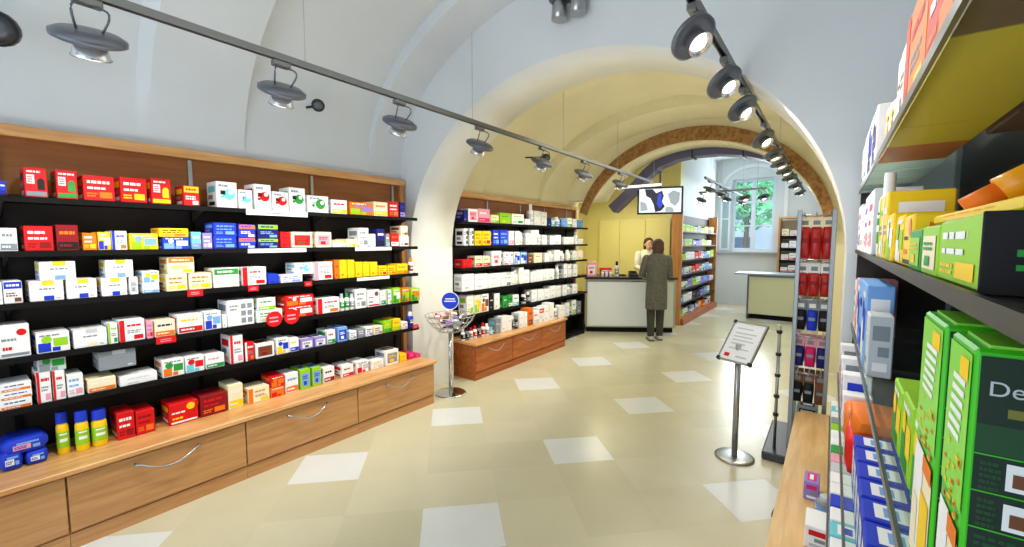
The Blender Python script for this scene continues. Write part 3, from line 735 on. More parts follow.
# ------------------------------------------------------------------ wall shelving units
def wall_unit(label, y0, y1, xb, xf, zs, ztop, uprights, glassy_ends, wood_m, wide=.06, ysh=None):
    t = thing('shelving_unit', (xb, (y0+y1)/2, 0), 0, label, 'shelves')
    ym = (y0+y1)/2
    def L(m, name, p=t): return m.build(name, p)
    zb = .4415
    m = MB(); m.box(0,.015,y0-ym,y1-ym,zb,zs[0]+.03,DARKP); m.box(0,.015,y0-ym,y1-ym,zs[0]+.03,ztop-.06,BROWN); L(m,'back_panel')
    m = MB(); m.box(0,.06,y0-ym,y1-ym,ztop-.062,ztop,WOODT,.004); L(m,'top_rail')
    for ys in (y0+.012, y1-.032):
        m = MB(); m.box(.0,.055,ys-.025-ym,ys+.025-ym,zb,ztop-.062,wood_m,.003); L(m,'side_post')
    a, b = ysh or (y0+.02, y1-.1)
    for z in zs:
        m = MB(); m.box(.02,xf-xb,a-ym,b-ym,z-.02,z,BLACK,.003); s = L(m,'shelf')
        r = MB(); r.box(xf-xb,xf-xb+.004,a-ym,b-ym,z-.028,z+.002,BLACK); rr = r.build('price_rail', s)
    for u in uprights:
        m = MB(); m.box(.016,.03,u-.012-ym,u+.012-ym,zs[0]+.03,ztop-.07,STEEL); m.box(.016,.03,u-.012-ym,u+.012-ym,zb,zs[0]+.03,BLACK)
        for z in zs: m.prism([(.03,z-.02),(.22,z-.02),(.22,z-.03),(.03,z-.09)],'Y',u-.004-ym,u+.004-ym,UPR)
        L(m,'upright')
    return t
Z5 = [1.845,1.567,1.302,1.024,.760]
NEARU = wall_unit('long black-shelved wall unit with light oak rail, nearest on left wall', -.55, 2.94, -3.62, -3.31, Z5, 2.245, (.22,1.09,1.96,2.8), True, WOODV, ysh=(-.54,2.87))
wall_unit('black-shelved wall unit of mostly white boxes behind the arch', 3.62, 6.84, -3.715, -3.44, [1.845,1.565,1.302,1.024,.735], 2.22, (4.4,5.15,5.8,6.5), True, WOODV, ysh=(3.64,6.82))
def base_unit(y0, y1, x0, xf, ztop, label, wm, handle=True, group=None, end=False):
    """plinth drawer unit with a bow handle"""
    ym = (y0+y1)/2
    t = thing('drawer_unit', (x0, ym, 0), 0, label, 'cabinet', group); W = (y1-y0)/2; D = xf-x0
    m = MB(); m.box(.01,D-.02,-W+.001,W-.001,.085,ztop-.03,wm); m.build('carcass', t)
    m = MB(); m.box(.02,D-.012,-W+.001,W-.001,0,.085,wm); m.build('plinth', t)
    m = MB(); m.box(D-.02,D,-W+.004,W-.004,.10,ztop-.04,wm,.003); d = m.build('drawer_front', t)
    zc = ztop-.115; hw = .15
    h = MB(); pts = [(D,-hw,zc+.03)]+[(D+.018+.022*math.sin(PI*k/12), -hw+2*hw*k/12, zc+.03-.055*math.sin(PI*k/12)) for k in range(13)]+[(D,hw,zc+.03)]
    h.tube(pts,.006,STEEL); h.build('handle', d)
    return t
seps = [-.515,.335,1.185,2.04,2.9]
nm = ['oak drawer unit cut by the left edge of the photo','oak drawer unit below the yellow bottles, bow handle','oak drawer unit below the red-orange cartons, third from left','last oak drawer unit of near base, beside the arch pier']
for k in range(4): base_unit(seps[k], seps[k+1], -3.62, -3.125, .44, nm[k], WOOD, group='drawer units under the near left shelves')
m = MB(); m.box(-3.62,-3.10,-.53,2.915,.412,.441,WOODT,.004); tag(m.build('worktop'), 'long oak ledge over the near drawer units, carrying red cartons', 'worktop')
s2 = [3.66,4.37,5.05,5.74]
nm = ['orange-brown drawer unit behind the candy stand, first of three','orange-brown drawer unit in middle of three behind the arch','orange-brown drawer unit nearest the service counter, last of three']
for k in range(3): base_unit(s2[k], s2[k+1], -3.715, -3.245, .44, nm[k], WOOD2, group='drawer units behind the arch')
m = MB(); m.box(-3.715,-3.225,3.64,5.76,.412,.441,WOODT,.004); tag(m.build('worktop'), 'oak ledge over the drawer units behind the arch', 'worktop')
# lower black shelves closing the unit next to the counter
t = thing('low_shelf_bay', (-3.58,6.32,0),0,'narrow black shelf bay between last drawer unit and service counter','shelves')
m = MB(); m.box(-.11,-.09,-.4,.42,0,.70,BLACK); m.build('back_panel',t)
for y in (-.4,.42):
    m = MB(); m.box(-.11,.14,y-.012,y+.012,0,.70,BLACK); m.build('side_panel',t)
for z in (.06,.38):
    m = MB(); m.box(-.09,.14,-.388,.408,z-.02,z,BLACK); m.build('shelf',t)
for k,(y,hh,c) in enumerate(((6.0,.2,'plain:W,S,G'),(6.19,.22,'plain:W,G,G'),(6.42,.24,'band:W,L,S'),(6.6,.2,'plain:S,W,K'))):
    carton('carton',(-3.53,y,.3805),0,.13,hh,.12,c,'%s carton in low black bay beside service counter, %s from left'%(('small white','white','white and lime','grey')[k],ordinal(k+1)),'box','goods in the low black bay')
# price strips and red shelf tags on the near unit
def strip(y0,y1,z0,z1,label):
    m = MB(); m.box(0,.002,-(y1-y0)/2,(y1-y0)/2,0,z1-z0,PK['W'])
    def F(a,b,c,d,k): m.face([(.0026,(a-.5)*(y1-y0),b*(z1-z0)),(.0026,(c-.5)*(y1-y0),b*(z1-z0)),(.0026,(c-.5)*(y1-y0),d*(z1-z0)),(.0026,(a-.5)*(y1-y0),d*(z1-z0))],PK[k])
    bars(m,F,.28,.3,.75,.6,'S',1,int(y0*100))
    o = m.build('price_strip',NEARU,loc=(-3.3055+3.62,(y0+y1)/2-1.195,z0),fix=False)
strip(1.32,1.76,1.805,1.845,'white price strip on top shelf edge below the disc cartons')
strip(1.32,1.74,1.535,1.565,'white price strip on second shelf edge below red carton')
strip(2.17,2.55,1.535,1.566,'white price strip on second shelf edge near right end')
strip(2.18,2.52,1.272,1.300,'white price strip on third shelf edge below yellow cartons')
def rtag(y,z,w,h,label,rnd=False):
    m = MB()
    if rnd: m.prism([(w/2*math.cos(2*PI*k/20),h/2+h/2*math.sin(2*PI*k/20)) for k in range(20)],'X',0,.003,PK['R'])
    else: m.box(0,.002,-w/2,w/2,0,h,PK['R'],.0005)
    for a in (.3,.55): m.face([(.0036,-w*.3,h*a),(.0036,w*.25,h*a),(.0036,w*.25,h*(a+.1)),(.0036,-w*.3,h*(a+.1))],PK['I'])
    tag(m.build('shelf_tag',loc=(-3.302,y,z),fix=False),label,'tag','red tags clipped to the shelf edges')
rtag(.994,1.262,.085,.045,'red tag on third shelf edge below cream and gold carton')
rtag(.829,.985,.1,.045,'red tag on fourth shelf edge below cream-orange carton')
rtag(1.343,1.262,.07,.04,'red tag on third shelf edge below white and red carton')
rtag(1.744,1.264,.06,.04,'red tag on third shelf edge below teal disc carton')
rtag(1.476,.985,.115,.115,'left of two round red tags on fourth shelf edge',True)
rtag(1.605,.985,.115,.115,'right of two round red tags on fourth shelf edge',True)
rtag(2.82,.75,.07,.04,'small red tag at right end of fifth shelf')

# ------------------------------------------------------------------ service counter
CA = Vector((-3.49,6.88,0)); CB = Vector((-2.18,7.73,0)); cd = (CB-CA); CL = cd.length; ca = math.atan2(cd.y,cd.x)
t = thing('service_counter', tuple(CA), ca, 'white-fronted service counter with black top and plinth', 'counter')
m = MB(); m.box(.02,CL-.02,.02,.62,.09,.945,WHITE); m.build('carcass',t)
m = MB(); m.box(.03,CL-.03,0,.02,.11,.9,mat('counter_panel',(222,228,226),.25),.003); m.build('front_panel',t)
m = MB()
for a,b in ((0,.03),(CL-.03,CL)): m.box(a,b,-.006,.03,.09,.945,STEEL,.002)
m.box(.03,CL-.03,-.004,.02,.09,.11,STEEL); m.box(.03,CL-.03,-.004,.02,.9,.92,STEEL); m.build('metal_trim',t)
m = MB(); m.box(.03,CL-.03,.03,.58,0,.09,BLACK); m.build('plinth',t)
m = MB(); m.box(-.02,CL+.02,-.04,.66,.945,.985,mat('counter_top_black',(24,24,26),.3),.004); m.build('countertop',t)
def onc(a,b): # along, inward
    v = CA + cd.normalized()*a + Vector((-cd.y,cd.x,0)).normalized()*b
    return (v.x,v.y,.9855)
def cpt(a,b,nm,w,h,d,des,label,kind=carton,cat='box'): return kind(nm,onc(a,b),ca-PI/2,w,h,d,des,label,cat,None)
cpt(.11,.16,'carton',.17,.26,.12,'panel:I,W,R','pink and white display box at left end of service counter')
cpt(.37,.2,'carton',.2,.15,.14,'band:R,K,W','red box lifted behind white bottles on service counter'); bpy.data.objects[-1] if False else None
for k in range(3): cpt(.3+.07*k,.08,'bottle',.055,.12,.05,'t:W,G,G','small white bottle before red box on service counter, %s of three'%('left','middle','right')[k],bottle,'bottle')
cpt(.56,.14,'bottle',.07,.27,.07,'t:W,S,K','tall white bottle with dark cap on service counter',bottle,'bottle')
# till / card terminal
t = thing('card_terminal', onc(.86,.16), ca, 'dark card terminal on service counter left of the customer', 'terminal')
m = MB(); m.prism([(-.1,0),(.1,0),(.1,.09),(-.1,.03)],'X',-.07,.07,RUBBER); m.build('body',t)
m = MB(); m.box(-.05,.05,.0,.08,.075,.1,mat('screen_dark',(40,50,60),.2),.003); m.build('screen',t)
t = thing('till_keyboard', onc(.66,.34), ca, 'low black keyboard lying on service counter behind bottles', 'keyboard')
m = MB(); m.box(-.09,.09,-.06,.06,0,.02,RUBBER,.004); m.build('body',t)
m = MB()
for i in range(8):
    for j in range(4): m.box(-.08+i*.02,-.064+i*.02,-.045+j*.024,-.027+j*.024,.02,.026,GREYM)
m.build('keys',t)

# yellow cupboard doors behind the counter
t = thing('tall_cupboard',(-3.35,8.975,0),0,'tall pale yellow cupboard with two flat doors behind service counter','cupboard')
m = MB(); m.box(-.84,.72,-.1,.02,0,2.09,YELLOW); m.build('carcass',t)
for a,b in ((-.83,-.36),(-.35,.2),(.21,.71)):
    m = MB(); m.box(a,b,-.12,-.1,.05,2.07,mat('cupboard_yellow',(228,216,146),.5),.004); d = m.build('door',t)
    h = MB(); h.box(b-.05,b-.035,-.14,-.12,.95,1.1,STEEL,.002); h.build('handle',d)

# ------------------------------------------------------------------ far left unit (room three)
t = thing('display_shelves',(-2.5,10,0),0,'tall wood-sided shelf unit of mixed packs left of the window','shelves')
m = MB(); m.box(0,.015,-1.5,1.5,.1,2.14,DARKP); m.build('back_panel',t)
for y in (-1.5,1.5):
    m = MB(); m.box(0,.2,y-.02,y+.02,0,2.2,WOODV,.003); m.build('side_panel',t)
m = MB(); m.box(0,.26,-1.48,1.48,0,.12,WOOD2,.003); m.build('plinth',t)
ZF = [.13,.40,.68,.96,1.24,1.52,1.80]
for z in ZF:
    m = MB(); m.box(.015,.2,-1.48,1.48,z-.02,z,DARKP if z > .2 else WOOD2); m.build('shelf',t)
rr = random.Random(3)
FD = ['multi:W,B,L','logo:W,R,S','plain:K,S,W','band:Y,O,W','plain:F,B,W','band:L,Y,E','plain:W,G,S','multi:N,F,W','logo:R,W,O','band:W,E,L','plain:P,W,N','top:W,B,R']
FNM = {'W':'white','K':'black','Y':'yellow','F':'pale blue','L':'lime','N':'navy','R':'red','P':'lilac'}
RWN = ['lowest','second lowest','third lowest','middle','third highest','second highest','topmost']
for ri,z in enumerate(ZF):
    y = 8.56; n = 0
    while y < 11.1:
        w = rr.uniform(.24,.38); h = rr.uniform(.10,.165)
        if ri == 6 and n < 4: des = 'band:L,Y,E'
        else: des = FD[rr.randrange(len(FD))]
        n += 1
        carton('packet',(-2.40,y+w/2,z+.0005),0,w-.02,h,.12,des,f'{FNM[des.split(":")[1][0]]} pack, {ordinal(n)} from left on {RWN[ri]} shelf left of window','box',f'packs on the {RWN[ri]} shelf left of the window')
        y += w
# ------------------------------------------------------------------ second counter and shelves right of the window
t = thing('checkout_counter',(-1.0,10.45,0),0,'small cream-fronted counter standing before the window wall','counter')
m = MB(); m.box(-.38,.5,-.28,.3,.1,.9,mat('counter_cream',(214,212,168),.4),.004); m.build('carcass',t)
m = MB()
m.box(-.41,-.38,-.3,.3,.0,.92,GREYM); m.box(.5,.53,-.3,.3,0,.92,GREYM); m.box(-.38,.5,-.3,-.28,.88,.92,GREYM); m.build('metal_frame',t)
m = MB(); m.box(-.34,.46,-.24,.26,0,.1,BLACK); m.build('plinth',t)
m = MB(); m.box(-.66,.56,-.33,.34,.92,.95,mat('counter_grey',(150,158,162),.35),.004); m.build('countertop',t)
t = thing('display_shelves',(-.3,11.9,0),0,'wood-framed shelf unit right of the window behind small counter','shelves')
m = MB(); m.box(-.72,.72,.28,.3,0,2.1,mat('shelf_back_cream',(220,206,170),.6)); m.build('back_panel',t)
for x in (-.72,.0,.72):
    m = MB(); m.box(x-.02,x+.02,-.1,.3,0,2.14,WOODV,.003); m.build('side_panel',t)
m = MB(); m.box(-.74,.74,-.1,.3,2.14,2.18,WOODT,.003); m.build('top_board',t)
ZB = [.62,.90,1.18,1.46,1.74]
for z in ZB:
    for a,b in ((-.7,-.02),(.02,.7)):
        m = MB(); m.box(a,b,-.1,.28,z-.07,z,BLACK); m.build('shelf',t)
rr = random.Random(5)
for ri,z in enumerate(ZB):
    for k in range(4):
        h = rr.uniform(.1,.17); des = ['plain:W,G,S','logo:W,I,R','plain:C,V,S','band:W,R,S'][rr.randrange(4)]
        carton('packet',(-.9+.155*k,11.9,z+.0005),-PI/2,.14,h,.16,des,f'{"cream" if des[6]=="C" else "white"} pack, {ordinal(k+1)} from left on {("lowest","second lowest","middle","second highest","topmost")[ri]} shelf right of window','box','packs right of the window')

# ------------------------------------------------------------------ curved duct and hanging things
DP = [(-3.12,2.17),(-2.92,2.34),(-2.70,2.54),(-2.52,2.73),(-2.34,2.87),(-2.06,2.965),(-1.8,2.995),(-1.43,2.985),(-1.1,2.93),(-.8,2.83),(-.5,2.64)]
VIO = mat('violet_grey_duct',(92,88,118),.45,.2)
t = thing('curved_duct',(-1.8,7.17,0),0,'violet-grey curved duct bending along inside of the brick-edged arch','duct')
m = MB(); rows = []
for i,(x,z) in enumerate(DP):
    a = DP[max(0,i-1)]; b = DP[min(len(DP)-1,i+1)]; dx,dz = b[0]-a[0],b[1]-a[1]; l = math.hypot(dx,dz); nx,nz = -dz/l,dx/l
    r = .075
    rows.append([(x+nx*r+1.8,-.12,z+nz*r),(x-nx*r+1.8,-.12,z-nz*r),(x-nx*r+1.8,.12,z-nz*r),(x+nx*r+1.8,.12,z+nz*r)])
m.grid(rows,VIO,True,False); m.face(rows[0],VIO); m.face(rows[-1],VIO); m.build('duct_body',t)
for i in (6,8):
    x,z = DP[i]; m = MB(); m.box(x+1.8-.012,x+1.8+.012,-.128,.128,z-.1,z+.1,RUBBER); m.build('joint_band',t)
    m = MB(); m.cyl((x+1.8,0,z+.08),(x+1.8,0,3.6),.006,STEEL); m.build('hanger_rod',t)
# television
TR = math.radians(18)
t = thing('television',(-2.34,7.25,2.29),TR,'black-framed flat television hanging above the service counter','television')
m = MB(); m.box(-.36,.36,-.02,.03,-.225,.225,RUBBER,.008); m.build('casing',t)
SW = mat('screen_white',(220,232,240),.3,emit=(205,220,235),es=.9); SB = mat('screen_blue',(40,60,190),.3,emit=(40,60,190),es=.8); SK = mat('screen_navy',(16,18,46),.3,emit=(16,18,46),es=.6); SG = mat('screen_grey',(150,160,170),.3,emit=(150,165,180),es=.7)
m = MB()
def S(pts,k,e): m.face([(x,-.0205-e,z) for x,z in pts],k)
S([(-.33,-.195),(.33,-.195),(.33,.195),(-.33,.195)],SW,0)
S([(-.24,.19),(-.12,.19),(-.06,.12),(.03,.16),(.06,.07),(.03,-.02),(.08,-.1),(.02,-.17),(-.07,-.19),(-.1,-.06),(-.15,.04),(-.22,.08)],SK,.001)
S([(-.02,.12),(.03,.1),(.02,.02),(.05,-.05),(.0,-.14),(-.05,-.06),(-.04,.04)],SB,.002)
S([(.12,.1),(.2,.16),(.31,.12),(.3,-.02),(.24,-.1),(.16,-.04)],SG,.001); S([(.1,-.1),(.2,-.12),(.22,-.19),(.08,-.19)],SG,.001); S([(-.31,.0),(-.22,-.04),(-.18,-.16),(-.31,-.17)],SG,.001)
m.build('screen',t)
m = MB(); m.cyl((0,.05,.1),(0,.05,1.15),.018,GREYM); m.box(-.1,.1,.03,.06,-.08,.12,GREYM); m.build('ceiling_mount',t)
t = thing('hanging_light_bar',(-2.85,6.95,2.515),0,'thin white light bar hung horizontally left of the television','lamp')
m = MB(); m.box(-.62,.62,-.02,.02,-.018,.018,mat('bar_white',(240,240,232),.4,emit=(255,250,230),es=1.2),.004); m.build('light_bar',t)
for x in (-.5,.5):
    m = MB(); m.cyl((x,0,.018),(x,0,.75),.004,STEEL,6); m.build('suspension_rod',t)

# ------------------------------------------------------------------ track lighting
def track(name,x0,y0,x1,y1,z,label,wires,zc):
    L = math.hypot(x1-x0,y1-y0); a = math.atan2(y1-y0,x1-x0)
    t = thing(name,(x0,y0,z),a,label,'lighting track','ceiling lighting tracks')
    m = MB(); m.box(0,L,-.016,.016,0,.012,TRACK); m.box(0,L,-.016,-.01,-.022,0,TRACK); m.box(0,L,.01,.016,-.022,0,TRACK); m.box(0,L,-.01,.01,-.006,0,RUBBER); m.build('rail_profile',t)
    for wv in wires:
        m = MB(); m.cyl((wv,0,.012),(wv,0,zc-z),.0022,STEEL,6); m.build('suspension_wire',t)
    return t
ZT = 2.60
track('lighting_track',-2.39,-1.0,-2.45,7.15,ZT,'long grey lighting track hung over the left shelving',(.6,2.3,3.7,5.2,6.7),3.3)
track('lighting_track',-.50,-1.0,-.50,10.4,ZT,'long grey lighting track hung over the right side',(.6,2.6,6.4),3.3)
track('lighting_track',-1.66,7.3,-1.66,11.2,ZT+.02,'short lighting track running towards the window',(1.2,3.5),3.6)
track('lighting_track',-2.15,9.0,-1.0,9.0,ZT-.03,'short crosswise lighting track in front of the window',(.2,1.0),3.6)
def spotlight(x,y,z,d,label,glow,group,s=1.,power=0,col=(1,.95,.86),ang=75):
    """round ring-bodied track spotlight with looped cable arm and conical reflector"""
    t = thing('track_spotlight',(x,y,z),0,label,'spotlight',group)
    d = Vector(d).normalized(); c = Vector((0,0,-.155*s))
    m = MB(); m.box(-.02,.02,-.045,.045,-.03,0,TRACK,.004); m.build('adapter',t)
    m = MB()
    side = d.cross(Vector((0,0,1))); side = side.normalized() if side.length > .05 else Vector((1,0,0))
    for sg in (-1,1):
        e = c - d*.012 + side*.10*s*sg*.35 + Vector((0,.0,.01))
        pts = [Vector((0,.012*sg,-.03))]
        for k in range(1,9):
            u = k/8; p = Vector((0,.012*sg,-.03)).lerp(e,u) + Vector((.05*s*math.sin(PI*u), .03*s*sg*math.sin(PI*u), .02*math.sin(PI*u)))
            pts.append(p)
        m.tube(pts,.0045*s,GREYM,6)
    m.build('cable_arm',t)
    m = MB(); R = .118*s
    m.lathe([(R*.3,-.030*s),(R*.8,-.026*s),(R,-.012*s),(R,.006*s),(R*.86,.014*s),(R*.6,.012*s)],GREYM,c,24,d); m.build('lamp_body',t)
    m = MB(); q = c+d*.012*s
    rows = [(R*.42,0),(R*.5,.05*s),(R*.55,.06*s),(R*.5,.058*s),(R*.3,.03*s)]
    m.lathe(rows,REFL,q,20,d); m.build('reflector',t)
    m = MB(); m.lathe([(R*.29,.031*s),(R*.34,.042*s),(R*.30,.05*s),(R*.12,.056*s)],glow,q,16,d); m.build('bulb',t)
    if power:
        l = bpy.data.lights.new('spot_beam','SPOT'); l.energy = power; l.spot_size = math.radians(ang); l.spot_blend = .8; l.shadow_soft_size = .04; l.color = col
        o = bpy.data.objects.new('spot_beam',l); COL.objects.link(o); o.location = Vector((x,y,z))+q+d*.075*s
        o.rotation_euler = d.to_track_quat('-Z','Y').to_euler()
    return t
LS = [(.42,'above the red cartons, big and nearest on left track'),(1.17,'second along left track, above the disc cartons'),(1.96,'third along left track, before the arch'),(2.80,'fourth along left track, at the arch edge'),(3.78,'fifth along left track, just beyond the arch'),(4.71,'sixth along left track, above the far white boxes'),(5.83,'seventh along left track, nearest the brick-edged arch')]
for y,l in LS: spotlight(-2.40-.007*(y+1),y,ZT-.022,(-.5,.12,-.9),'grey ring spotlight '+l,BULBD,'spotlights on the left track',1.,SPL,ang=100)
RS = [(1.92,'nearest on right track, tilted with bright bulb'),(2.55,'second along right track, tilted with bright bulb'),(3.11,'third along right track'),(4.12,'fourth along right track, glaring towards camera'),(4.9,'fifth along right track'),(5.5,'sixth along right track'),(6.1,'seventh along right track, near brick-edged arch'),(6.8,'eighth along right track, under brick-edged arch'),(7.8,'ninth along right track'),(9.0,'last on right track before the window')]
for k,(y,l) in enumerate(RS):
    spotlight(-.50,y,ZT-.022,(.60,-.28,-.74) if k < 4 else (.35,-.1,-.93),'grey ring spotlight '+l,BULB if k in (0,1,3) else BULBD,'spotlights on the right track',.80,SPR if k < 8 else SPR*.7,ang=110)
for k,(x,y,l) in enumerate(((-2.1,9,'left end of crosswise track'),(-1.66,9,'crosswise track left of middle'),(-1.35,9,'crosswise track right of middle'),(-1.05,9,'right end of crosswise track'))):
    spotlight(x,y,ZT-.052,(-.3,-.3,-.9) if k < 2 else (.3,-.3,-.9),'small grey spotlight on '+l+' before window',BULBD,'spotlights before the window',.85,0)
for k,(y,l) in enumerate(((7.6,'near end'),(8.5,'middle'),(10.6,'far end'))):
    spotlight(-1.66,y,ZT-.002,(-.3,-.1,-.95),'small grey spotlight at '+l+' of track running to window',BULBD,'spotlights before the window',.85,SPR*.8 if k != 1 else 0)
# small round wall speakers
def speaker(loc,d,s,label):
    t = thing('wall_speaker',loc,0,label,'speaker','small black speakers on the vault')
    m = MB(); m.lathe([(.03*s,-.06*s),(.05*s,-.045*s),(.055*s,0),(.055*s,.05*s),(.048*s,.06*s)],RUBBER,(0,0,0),16,d); m.build('body',t)
    m = MB(); m.lathe([(.044*s,.0605*s),(.02*s,.064*s)],GREYM,(0,0,0),16,d); m.build('grille',t)
    b = MB(); dv = Vector(d).normalized(); b.cyl(-dv*.055*s,-dv*.055*s+Vector((-.3,0,.03)),.012*s,RUBBER,8); b.build('bracket',t)
speaker((-3.33,.25,2.66),(.9,-.2,-.3),1.5,'black round speaker at left edge of the vault')
speaker((-3.38,1.92,2.71),(.8,-.5,-.25),.9,'small black round speaker between two left track spotlights')
speaker((-3.1,4.9,2.72),(.8,-.5,-.25),.9,'small black round speaker on vault beyond the arch')
t = thing('twin_spotlight',(-1.62,2.86,3.33),0,'pair of grey spotlights fixed on vault crown at photo top','spotlight')
m = MB(); m.box(-.14,.14,-.05,.05,.04,.07,GREYM,.005); m.cyl((0,0,.07),(0,0,.3),.012,GREYM); m.build('mount_plate',t)
for x in (-.075,.075):
    m = MB(); m.lathe([(.03,.05),(.055,.03),(.06,-.08),(.05,-.085)],STEEL,(x,0,0),16); h = m.build('lamp_head',t)

# ------------------------------------------------------------------ candy stand
t = thing('basket_stand',(-3.2,3.2,0),0,'chrome pedestal stand with wire basket of sweets beside arch pier','stand')
m = MB(); m.lathe([(.165,0),(.165,.008),(.15,.016),(.03,.022)],CHROME,n=28); m.build('base_plate',t)
m = MB(); m.lathe([(.02,.02),(.02,.66)],CHROME,n=14); m.build('pole',t)
m = MB()
for r,z in ((.12,.68),(.185,.735),(.235,.79),(.262,.845)): m.tube([(r*math.cos(2*PI*k/32),r*math.sin(2*PI*k/32),z) for k in range(32)],.004,CHROME,6,True)
for k in range(20):
    a = 2*PI*k/20; m.tube([(r*math.cos(a),r*math.sin(a),z) for r,z in ((.02,.66),(.12,.68),(.185,.735),(.235,.79),(.262,.845))],.0025,CHROME,5)
m.lathe([(.11,.677),(.02,.672)],CHROME,n=16); m.build('wire_basket',t)
m = MB(); q = Vector((-.6,.8,0))
m.tube([(-.05,.06,.7),(-.06,.07,.95)],.004,CHROME,6); sg = m.build('sign_holder',t)
m = MB(); dv = Vector((.62,-.78,.05)); m.lathe([(.095,-.004),(.095,.004)],PK['W'],(-.05,.055,.985),24,dv); m.lathe([(.088,.004),(.088,.0055)],PK['B'],(-.05,.055,.985),24,dv); 
ax = Vector((.78,.62,0))
for k,(hw,z) in enumerate(((.05,1.005),(.06,.98),(.035,.957))):
    c = Vector((-.05,.055,z))+dv.normalized()*.0066; m.face([c-ax*hw-Vector((0,0,.006)),c+ax*hw-Vector((0,0,.006)),c+ax*hw+Vector((0,0,.006)),c-ax*hw+Vector((0,0,.006))],PK['W'])
m.build('round_sign',sg)
rr = random.Random(11)
cc = ['logo:W,R,S','logo:R,W,I','logo:P,N,W','logo:C,O,V','logo:W,B,N','logo:S,W,K','logo:I,R,W','logo:V,W,C']
CN = {'W':'white','R':'red','P':'lilac','C':'cream','S':'silver','I':'pink','V':'brown'}
for k in range(30):
    lay = 0 if k < 10 else (1 if k < 22 else 2)
    R = (.07,.13,.17)[lay]*math.sqrt(rr.random()*.85+.15); a = k*2.4; z = (.70,.755,.81)[lay]+rr.random()*.02
    de = cc[k % 8]
    o = soft_pack('sweet_packet',(-3.2+R*math.cos(a),3.2+R*math.sin(a),z),rr.random()*6.3,.07,.024,.05,de,f'small {CN[de[5]]} sweet packet heaped in the wire basket','sweets','sweet packets in the wire basket, '+CN[de[5]])
    o.rotation_euler = (rr.uniform(-.5,.5),rr.uniform(-.5,.5),rr.random()*6.3)

# ------------------------------------------------------------------ sign stand
t = thing('sign_stand',(-.525,3.5,0),0,'steel floor stand holding a tilted white notice, mid floor','sign stand')
m = MB(); m.lathe([(.135,0),(.135,.01),(.12,.016),(.03,.02)],STEEL,n=32); m.build('base_plate',t)
m = MB(); m.lathe([(.021,.018),(.021,.86)],STEEL,n=16); m.build('pole',t)
m = MB()
SM = Matrix.Translation((.02,.02,.875)) @ Matrix.Rotation(math.radians(-24),4,'Z') @ Matrix.Rotation(math.radians(52),4,'X')
def TB(mb,x0,x1,y0,y1,z0,z1,k):
    bm = bmesh.new(); bmesh.ops.create_cube(bm,size=1,matrix=SM @ Matrix.Translation(((x0+x1)/2,(y0+y1)/2,(z0+z1)/2)) @ Matrix.Diagonal((x1-x0,y1-y0,z1-z0,1))); mb.addbm(bm,k); bm.free()
TB(m,-.125,.125,-.165,.165,-.012,0,STEEL)
for a in (-.128,.118): TB(m,a,a+.01,-.168,.168,-.014,.006,STEEL)
for b in (-.168,.158): TB(m,-.118,.118,b,b+.01,-.014,.006,STEEL)
m.build('tilted_frame',t)
m = MB(); TB(m,-.117,.117,-.157,.157,.0005,.002,PK['W'])
for k,(y,l) in enumerate(((.11,.12),(.07,.16),(.04,.14),(.01,.16),(-.02,.11),(-.06,.15))): TB(m,-.08,-.08+l,y-.005,y+.005,.002,.0025,PK['G'])
TB(m,-.09,-.05,-.135,-.105,.002,.0028,PK['R']); TB(m,.0,.08,-.13,-.115,.002,.0025,PK['G'])
m.build('notice_sheet',t)
for x,y in ((-.12,.16),(-.12,-.16),(.12,-.16)):
    m = MB(); TB(m,x-.012,x+.012,y-.012,y+.012,-.016,.010,RUBBER); m.build('corner_clip',t)

# ------------------------------------------------------------------ display rack with hanging packs
t = thing('display_rack',(-.12,3.95,0),0,'chrome display rack of hanging red bags at end of bench','rack')
m = MB(); m.box(-.24,.16,-.36,.36,0,.06,mat('rack_base',(64,66,70),.4,.3),.01); m.build('base_plate',t)
for x,y in ((-.08,-.22),(.12,-.22),(-.08,.22),(.12,.22)):
    m = MB(); m.box(x-.014,x+.014,y-.014,y+.014,.06,1.84,mat('rack_steel',(140,144,148),.35,.9),.003); m.build('upright',t)
m = MB(); m.cyl((-.17,-.24,.06),(-.17,-.24,1.0),.011,STEEL); p = m.build('side_pole',t)
for z in (.32,.46,.62,.78,.95):
    c = MB(); c.lathe([(.018,-.012),(.02,0),(.018,.012)],RUBBER,(-.17,-.24,z),12); c.build('clamp',p)
ZH = [1.80,1.47,1.20,.93,.66]
for z in ZH:
    m = MB(); m.tube([(-.08,-.22,z),(.12,-.22,z)],.006,STEEL,6); m.tube([(-.08,.22,z),(.12,.22,z)],.006,STEEL,6)
    for x in (-.05,.02,.09): m.tube([(x,.22,z),(x,-.3,z),(x,-.31,z+.02)],.004,STEEL,6)
    m.build('hook_bar',t)
for x in (-.02,):
    m = MB(); m.box(-.08,.12,-.2,.2,.30,.312,GLASS); m.build('glass_shelf',t)
BG = dict(PK); BG['R'] = mat('bag_red',(184,22,24),.3)
